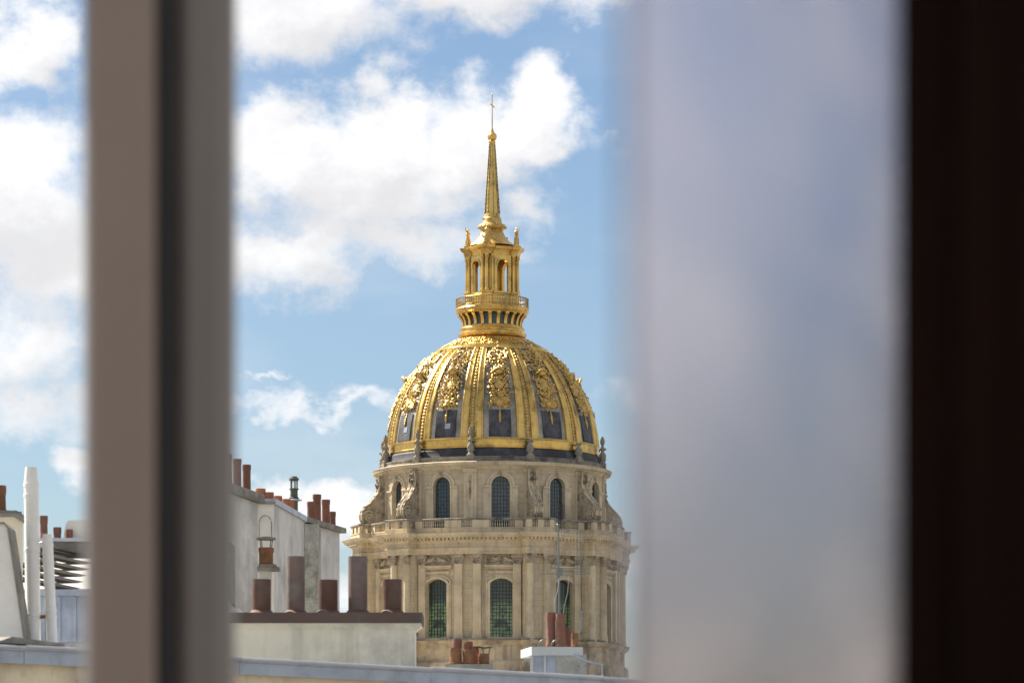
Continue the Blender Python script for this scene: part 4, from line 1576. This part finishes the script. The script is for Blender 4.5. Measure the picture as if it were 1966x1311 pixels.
# brown board on the coping
m_ = MB()
p0, p1 = near_line(2), near_line(122)
a_ = math.atan2((p1 - p0).y, (p1 - p0).x)
Mq = Matrix.Translation((p0.x, p0.y + .12, HTOP + .028)) @ Matrix.Rotation(a_, 4, 'Z')
L_ = (p1 - p0).length
m_.prism([(-.2, 0), (L_, 0), (L_, .03), (L_ * .15, .075), (.0, .03)], 0, .25, Mq)
tag(m_.build('roof_board', CONCRETE), 'weathered brown board lying along the zinc coping below the white flues', 'board')

# capped chimney behind the parapet
Dk = 50.0
kc = empty('capped_chimney', (PX(5, Dk), Dk + .5, 0), 'ochre chimney with mossy concrete cap and one rusty orange pot', 'chimney')
m_ = MB()
m_.box(PX(-60, Dk), PX(27, Dk), Dk, Dk + .9, 0, PZ(992, Dk))
local_build(m_, 'shaft', CREAM, kc)
m_ = MB()
m_.box(PX(-64, Dk), PX(37, Dk), Dk - .1, Dk + 1.0, PZ(991.9, Dk), PZ(986, Dk))
m_.box(PX(-62, Dk), PX(33, Dk), Dk - .06, Dk + .96, PZ(985.95, Dk), PZ(980, Dk))
local_build(m_, 'cap', CONCRETE, kc)
add_pots(kc, ((-14, 12, 932, 981), (-44, -20, 936, 981)), Dk + .4, RUST)

# zinc roof with a glazed lean-to, ridge wall and brown pots
Dz = 60.0
zr = empty('zinc_roof_house', (PX(90, Dz), Dz + 3, 0), 'zinc roofed house with sloping glazed canopy behind the white flues', 'house')
m_ = MB()
m_.box(PX(20, Dz), PX(420, Dz), Dz + .5, Dz + 6, 0, PZ(1135, Dz))
local_build(m_, 'wall', GREYWALL, zr)
m_ = MB()
m_.box(PX(18, Dz), PX(420, Dz), Dz + .3, Dz + .62, PZ(1230, Dz), PZ(1142, Dz))
for i in range(14):
    x_ = PX(20 + i * 30, Dz)
    m_.box(x_ - .02, x_ + .02, Dz + .25, Dz + .3, PZ(1230, Dz), PZ(1143, Dz))
m_.box(PX(16, Dz), PX(420, Dz), Dz + .1, Dz + .7, PZ(1142, Dz), PZ(1130, Dz))
local_build(m_, 'zinc_mansard', ZINC, zr)
# canopy glass sloping up and back, with bars
ya, yb_, za, zb = Dz + .3, Dz + 2.6, PZ(1130, Dz), PZ(1066, Dz + 2.6)
m_ = MB()
m_.add([(PX(24, Dz), ya, za), (PX(420, Dz), ya, za), (PX(420, Dz), yb_, zb), (PX(24, Dz), yb_, zb), (PX(24, Dz), ya, za + .02), (PX(420, Dz), ya, za + .02), (PX(420, Dz), yb_, zb + .02), (PX(24, Dz), yb_, zb + .02)],
       [(0, 1, 2, 3), (7, 6, 5, 4), (0, 4, 5, 1), (1, 5, 6, 2), (2, 6, 7, 3), (3, 7, 4, 0)])
local_build(m_, 'canopy_sheet', WHITE_P, zr)
for i in range(6):
    m_ = MB()
    f0 = i / 5.5
    y_ = ya + (yb_ - ya) * f0
    z_ = za + (zb - za) * f0 + .03
    m_.add([(PX(24, Dz), y_ - .05, z_ + .12), (PX(420, Dz), y_ - .05, z_ - .55), (PX(420, Dz), y_ + .05, z_ - .5), (PX(24, Dz), y_ + .05, z_ + .17),
            (PX(24, Dz), y_ - .05, z_ + .17), (PX(420, Dz), y_ - .05, z_ - .5), (PX(420, Dz), y_ + .05, z_ - .45), (PX(24, Dz), y_ + .05, z_ + .22)],
           [(0, 1, 2, 3), (7, 6, 5, 4), (0, 4, 5, 1), (1, 5, 6, 2), (2, 6, 7, 3), (3, 7, 4, 0)])
    local_build(m_, 'canopy_bar', IRON, zr)
m_ = MB()
m_.box(PX(20, Dz), PX(420, Dz), Dz + 2.6, Dz + 3.6, PZ(1140, Dz), PZ(1040, Dz + 2.6))
local_build(m_, 'ridge_wall', CONCRETE, zr)
m_ = MB()
m_.box(PX(20, Dz), PX(420, Dz), Dz + 2.5, Dz + 3.7, PZ(1040, Dz + 2.6) + .002, PZ(1033, Dz + 2.6))
m_.tube([(PX(18, Dz), Dz + 2.3, PZ(1034, Dz)), (PX(48, Dz), Dz + 2.3, PZ(1022, Dz))], .05, 8)
local_build(m_, 'ridge_capping', ZINC_L, zr)
add_pots(zr, ((28, 42, 982, 1034), (76, 92, 990, 1034), (102, 118, 1012, 1034), (126, 140, 1016, 1034)), Dz + 3.1, TERRA_D)
m_ = MB()
m_.prism([(PX(133, 64), PZ(1036, 64)), (PX(137, 64), PZ(1012, 64)), (PX(142, 64), PZ(1006, 64)), (PX(210, 64), PZ(1004, 64)), (PX(210, 64), PZ(1036, 64))], 63.2, 64)
m_.box(PX(133, 64), PX(210, 64), 63.2, 64, PZ(1140, 64), PZ(1036.1, 64))
local_build(m_, 'ridge_block', WHITE_R, zr)

# ---- low rusty pots right of the long stack
Dr = 56.5
lp = empty('low_chimney', (PX(900, Dr), Dr + .3, ROOF), 'low chimney with short rusty clay pots, one under an iron strap lid', 'chimney')
m_ = MB()
m_.box(PX(855, Dr), PX(946, Dr), Dr, Dr + .7, ROOF, PZ(1274, Dr))
local_build(m_, 'base', CONCRETE, lp)
for (x0, x1, yt, yb, dd, mt) in ((862, 886, 1243, 1274, .15, RUST), (888, 913, 1246, 1274, .15, RUST), (918, 940, 1254, 1274, .2, RUST), (869, 887, 1226, 1274, .5, TERRA_D), (891, 908, 1231, 1274, .5, TERRA_D), (905, 920, 1240, 1274, .45, TERRA)):
    add_pots(lp, ((x0, x1, yt, yb),), Dr + dd, mt)
u = Dr / FPX
m_ = MB()
xs = (920, 938)
for x_, x2 in ((921, 914), (929, 926), (937, 941)):
    m_.tube([(PX(x_, Dr), Dr + .2, PZ(1258, Dr)), (PX(x2, Dr), Dr + .2, PZ(1240, Dr))], .9 * u, 5)
m_.tube([(PX(908, Dr), Dr + .15, PZ(1242, Dr)), (PX(918, Dr), Dr + .2, PZ(1240, Dr)), (PX(930, Dr), Dr + .2, PZ(1242, Dr)), (PX(945, Dr), Dr + .25, PZ(1240, Dr))], [1.2 * u, 1.7 * u, 1.6 * u, 1.1 * u], 6)
local_build(m_, 'strap_lid', IRON, lp, 50)

# ---- white slab chimney with copper coloured pots
Dw = 58.0
u = Dw / FPX
zq = lambda y: PZ(y, Dw)
sl = empty('slab_chimney', (PX(1065, Dw), Dw + .4, ROOF), 'grey chimney under a white slab with tall reddish clay pots and bent pipes', 'chimney')
m_ = MB()
m_.box(PX(1068, Dw), PX(1126, Dw), Dw, Dw + .9, ROOF, zq(1255))
local_build(m_, 'shaft', ROUGHCAST, sl)
m_ = MB()
m_.box(PX(1019, Dw), PX(1067.8, Dw), Dw + .02, Dw + .8, ROOF, zq(1258))
local_build(m_, 'zinc_box', ZINC, sl)
m_ = MB()
for x_ in (1020, 1044):
    m_.box(PX(x_, Dw), PX(x_ + 4, Dw), Dw - .03, Dw + .019, ROOF, zq(1258))
local_build(m_, 'white_battens', WHITE_P, sl)
m_ = MB()
Mq = Matrix.Translation((PX(1062, Dw), Dw + .35, 0)) @ Matrix.Rotation(rad(9), 4, 'Z')
m_.box(-52 * u, 48 * u, -.5, .55, zq(1257.9), zq(1242), Mq)
local_build(m_, 'slab', WHITE_P, sl)
for (x0, x1, yt, dd, mt) in ((1048, 1067, 1175, .1, TERRA_D), (1067, 1086, 1178, .0, TERRA_D), (1082, 1096, 1205, .3, TERRA_D), (1097, 1111, 1215, .1, RUST), (1073, 1084, 1180, .45, TERRA_D)):
    add_pots(sl, ((x0, x1, yt, 1240),), Dw + dd, mt)
for pts_ in (((1033, 1240), (1035, 1234), (1040, 1228), (1050, 1226)), ((1058, 1240), (1060, 1234), (1064, 1229), (1070, 1228)), ((1110, 1218), (1115, 1210), (1117, 1195), (1117, 1172))):
    m_ = MB()
    m_.tube([(PX(x, Dw - .1), Dw - .1, PZ(y, Dw - .1)) for x, y in pts_], 1.6 * u, 8)
    local_build(m_, 'bent_pipe', STEEL, sl, 50)
m_ = MB()
m_.tube([(PX(1100, Dw), Dw - .1, zq(1256)), (PX(1128, Dw), Dw - .15, zq(1270)), (PX(1155, Dw), Dw - .2, zq(1276)), (PX(1156, Dw), Dw - .2, zq(1330))], 2 * u, 8)
local_build(m_, 'drain_pipe', ZINC, sl, 50)

# ---- television aerial on the slab chimney
Da = Dw + .3
u = Da / FPX
zq = lambda y: PZ(y, Da)
xq = lambda x: PX(x, Da)
an = empty('television_aerial', (xq(1072), Da, zq(1240)), 'thin steel television aerial mast with comb antennas standing on the white slab chimney', 'aerial')
m_ = MB()
m_.tube([(xq(1074), Da, zq(1239.9)), (xq(1072.5), Da, zq(1090)), (xq(1071.5), Da, zq(1008))], [2.0 * u, 1.8 * u, 1.6 * u], 8)
m_.ball((xq(1071.5), Da, zq(1007)), (4 * u, 4 * u, 3 * u))
local_build(m_, 'mast', STEEL, an, 50)
m_ = MB()
for x_, dx in ((1076, 3), (1072, 1)):
    m_.tube([(xq(x_), Da - .05 * dx, zq(1006)), (xq(x_ + dx), Da - .05 * dx, zq(970))], .9 * u, 5)
    for i in range(8):
        y_ = 972 + i * 4.2
        m_.box(xq(x_ - 2.6 + dx * .7), xq(x_ + 3.6 + dx * .7), Da - .22, Da - .19 + .12, zq(y_ + 1.0), zq(y_ - 1.0))
local_build(m_, 'yagi_array', BLACKP, an)
m_ = MB()
m_.box(xq(1081), xq(1092), Da - .05, Da + .05, zq(1023), zq(1015))
m_.tube([(xq(1077), Da, zq(1017)), (xq(1077.5), Da, zq(1036))], 1.0 * u, 6)
local_build(m_, 'amplifier_box', CONCRETE, an)
m_ = MB()
for y_, x0, x1 in ((1102, 1034, 1133), (1092, 1056, 1132), (1098, 1066, 1126)):
    m_.tube([(xq(x0), Da - .12, zq(y_)), (xq(x1), Da + .1, zq(y_ - 2))], .8 * u, 5)
for x_ in (1034, 1108, 1114, 1122, 1131):
    hi_ = 1020 if x_ in (1108, 1114) else (1086 if x_ != 1122 else 1030)
    m_.tube([(xq(x_), Da, zq(1103)), (xq(x_), Da, zq(hi_))], .75 * u, 5)
m_.box(xq(1068), xq(1080), Da - .05, Da + .05, zq(1106), zq(1090))
local_build(m_, 'comb_antenna', STEEL, an)
m_ = MB()
m_.tube([(xq(1073), Da - .05, zq(1110)), (xq(1070), Da - .05, zq(1135)), (xq(1064), Da - .05, zq(1155)), (xq(1064.5), Da - .05, zq(1176))], .8 * u, 5)
m_.tube([(xq(1092), Da + .02, zq(1104)), (xq(1090), Da, zq(1135)), (xq(1083), Da, zq(1165)), (xq(1080), Da, zq(1200))], .6 * u, 5)
local_build(m_, 'cable', WHITE_P, an, 50)

# ------------------------------------------------------------------ the room and its window
WD = 3.5
FLOORZ = 14.7
w_ = WD / FPX
b = MB()
b.box(-2.6, 2.6, -1.5, WD + .42, 0, FLOORZ)
tag(b.build('floor', PARQUET), 'parquet floor of the dim room behind the window', kind='structure')
for nm, bx in (('wall_left', (-2.6, -.96, WD + .1, WD + .4, FLOORZ, 17.9)), ('wall_right', (.96, 2.6, WD + .1, WD + .4, FLOORZ, 17.9)),
               ('wall_below', (-.96, .96, WD + .1, WD + .4, FLOORZ, 15.25)), ('wall_above', (-.96, .96, WD + .1, WD + .4, 17.35, 17.9))):
    b = MB()
    b.box(*bx)
    tag(b.build(nm, PLASTER), 'pale plaster window wall of the room', kind='structure')

wf = empty('window_frame', (PX(310, WD), WD, 15.25), 'taupe window frame with thick upright post and black rubber seal', 'window frame')
ZB, ZT = 15.3, 17.3


def upright(name, x0, x1, y0, y1, material, bev=.004, zb=ZB, zt=ZT):
    m_ = MB()
    xa, xb = PX(x0, WD), PX(x1, WD)
    c = bev
    m_.v = []
    poly = [(xa + c, y0), (xb - c, y0), (xb, y0 + c), (xb, y1), (xa, y1), (xa, y0 + c)]
    n = len(poly)
    m_.add([(x, y, zb) for x, y in poly] + [(x, y, zt) for x, y in poly], [tuple(range(n)), tuple(range(n, 2 * n))[::-1]] + [(i, (i + 1) % n, n + (i + 1) % n, n + i) for i in range(n)])
    return local_build(m_, name, material, wf)


upright('casement_stile', 180, 303, WD - .04, WD + .03, TAUPE, .006)
upright('rubber_seal', 303.2, 338, WD - .015, WD + .025, GASKET, .004)
upright('fixed_post', 338.2, 446, WD - .01, WD + .05, TAUPE_D, .012)
upright('sash_edge', 152, 181, WD + .031, WD + .075, SASH, .004)
upright('left_jamb', -420, -330, WD - .02, WD + .06, TAUPE)
upright('right_jamb', 2830, 2940, WD - .02, WD + .06, TAUPE)
for nm, z0, z1 in (('bottom_rail', 15.252, 15.3), ('top_rail', 17.3, 17.348)):
    m_ = MB()
    m_.box(-.955, .955, WD - .03, WD + .06, z0, z1)
    local_build(m_, nm, TAUPE, wf)

# dark wooden screen post standing to the right, leaning very slightly
JD = 2.0
m_ = MB()
xa = PX(1708, JD)
poly = [(xa - .004, FLOORZ), (xa + .008, 17.348), (.955, 17.348), (.955, FLOORZ)]
m_.prism(poly, JD, JD + .07)
dj = empty('wooden_screen', (.65, JD, FLOORZ), 'very dark brown wooden screen carrying the hazy glass leaf', 'screen')
local_build(m_, 'board', WALNUT, dj)
m_ = MB()
m_.prism([(xa + .03, FLOORZ + .05), (xa + .04, 17.3), (xa + .06, 17.3), (xa + .05, FLOORZ + .05)], JD - .012, JD + .002)
local_build(m_, 'bead', WALNUT, dj)
# hazy glass leaf swung into the room on the dark jamb
p0 = Vector((xa + .002, JD - .004))
p1 = Vector((PX(1204, 1.25), 1.25))
d = p1 - p0
m_ = MB()
Mq = Matrix.Translation((p0.x, p0.y, 0)) @ Matrix.Rotation(math.atan2(d.y, d.x), 4, 'Z')
m_.box(0, d.length, -.0015, .0015, FLOORZ + .01, 17.3, Mq)
gl_o = tag(m_.build('glass_leaf', HAZY), 'hazy frameless glass leaf hinged on the dark wooden screen', 'glass leaf')
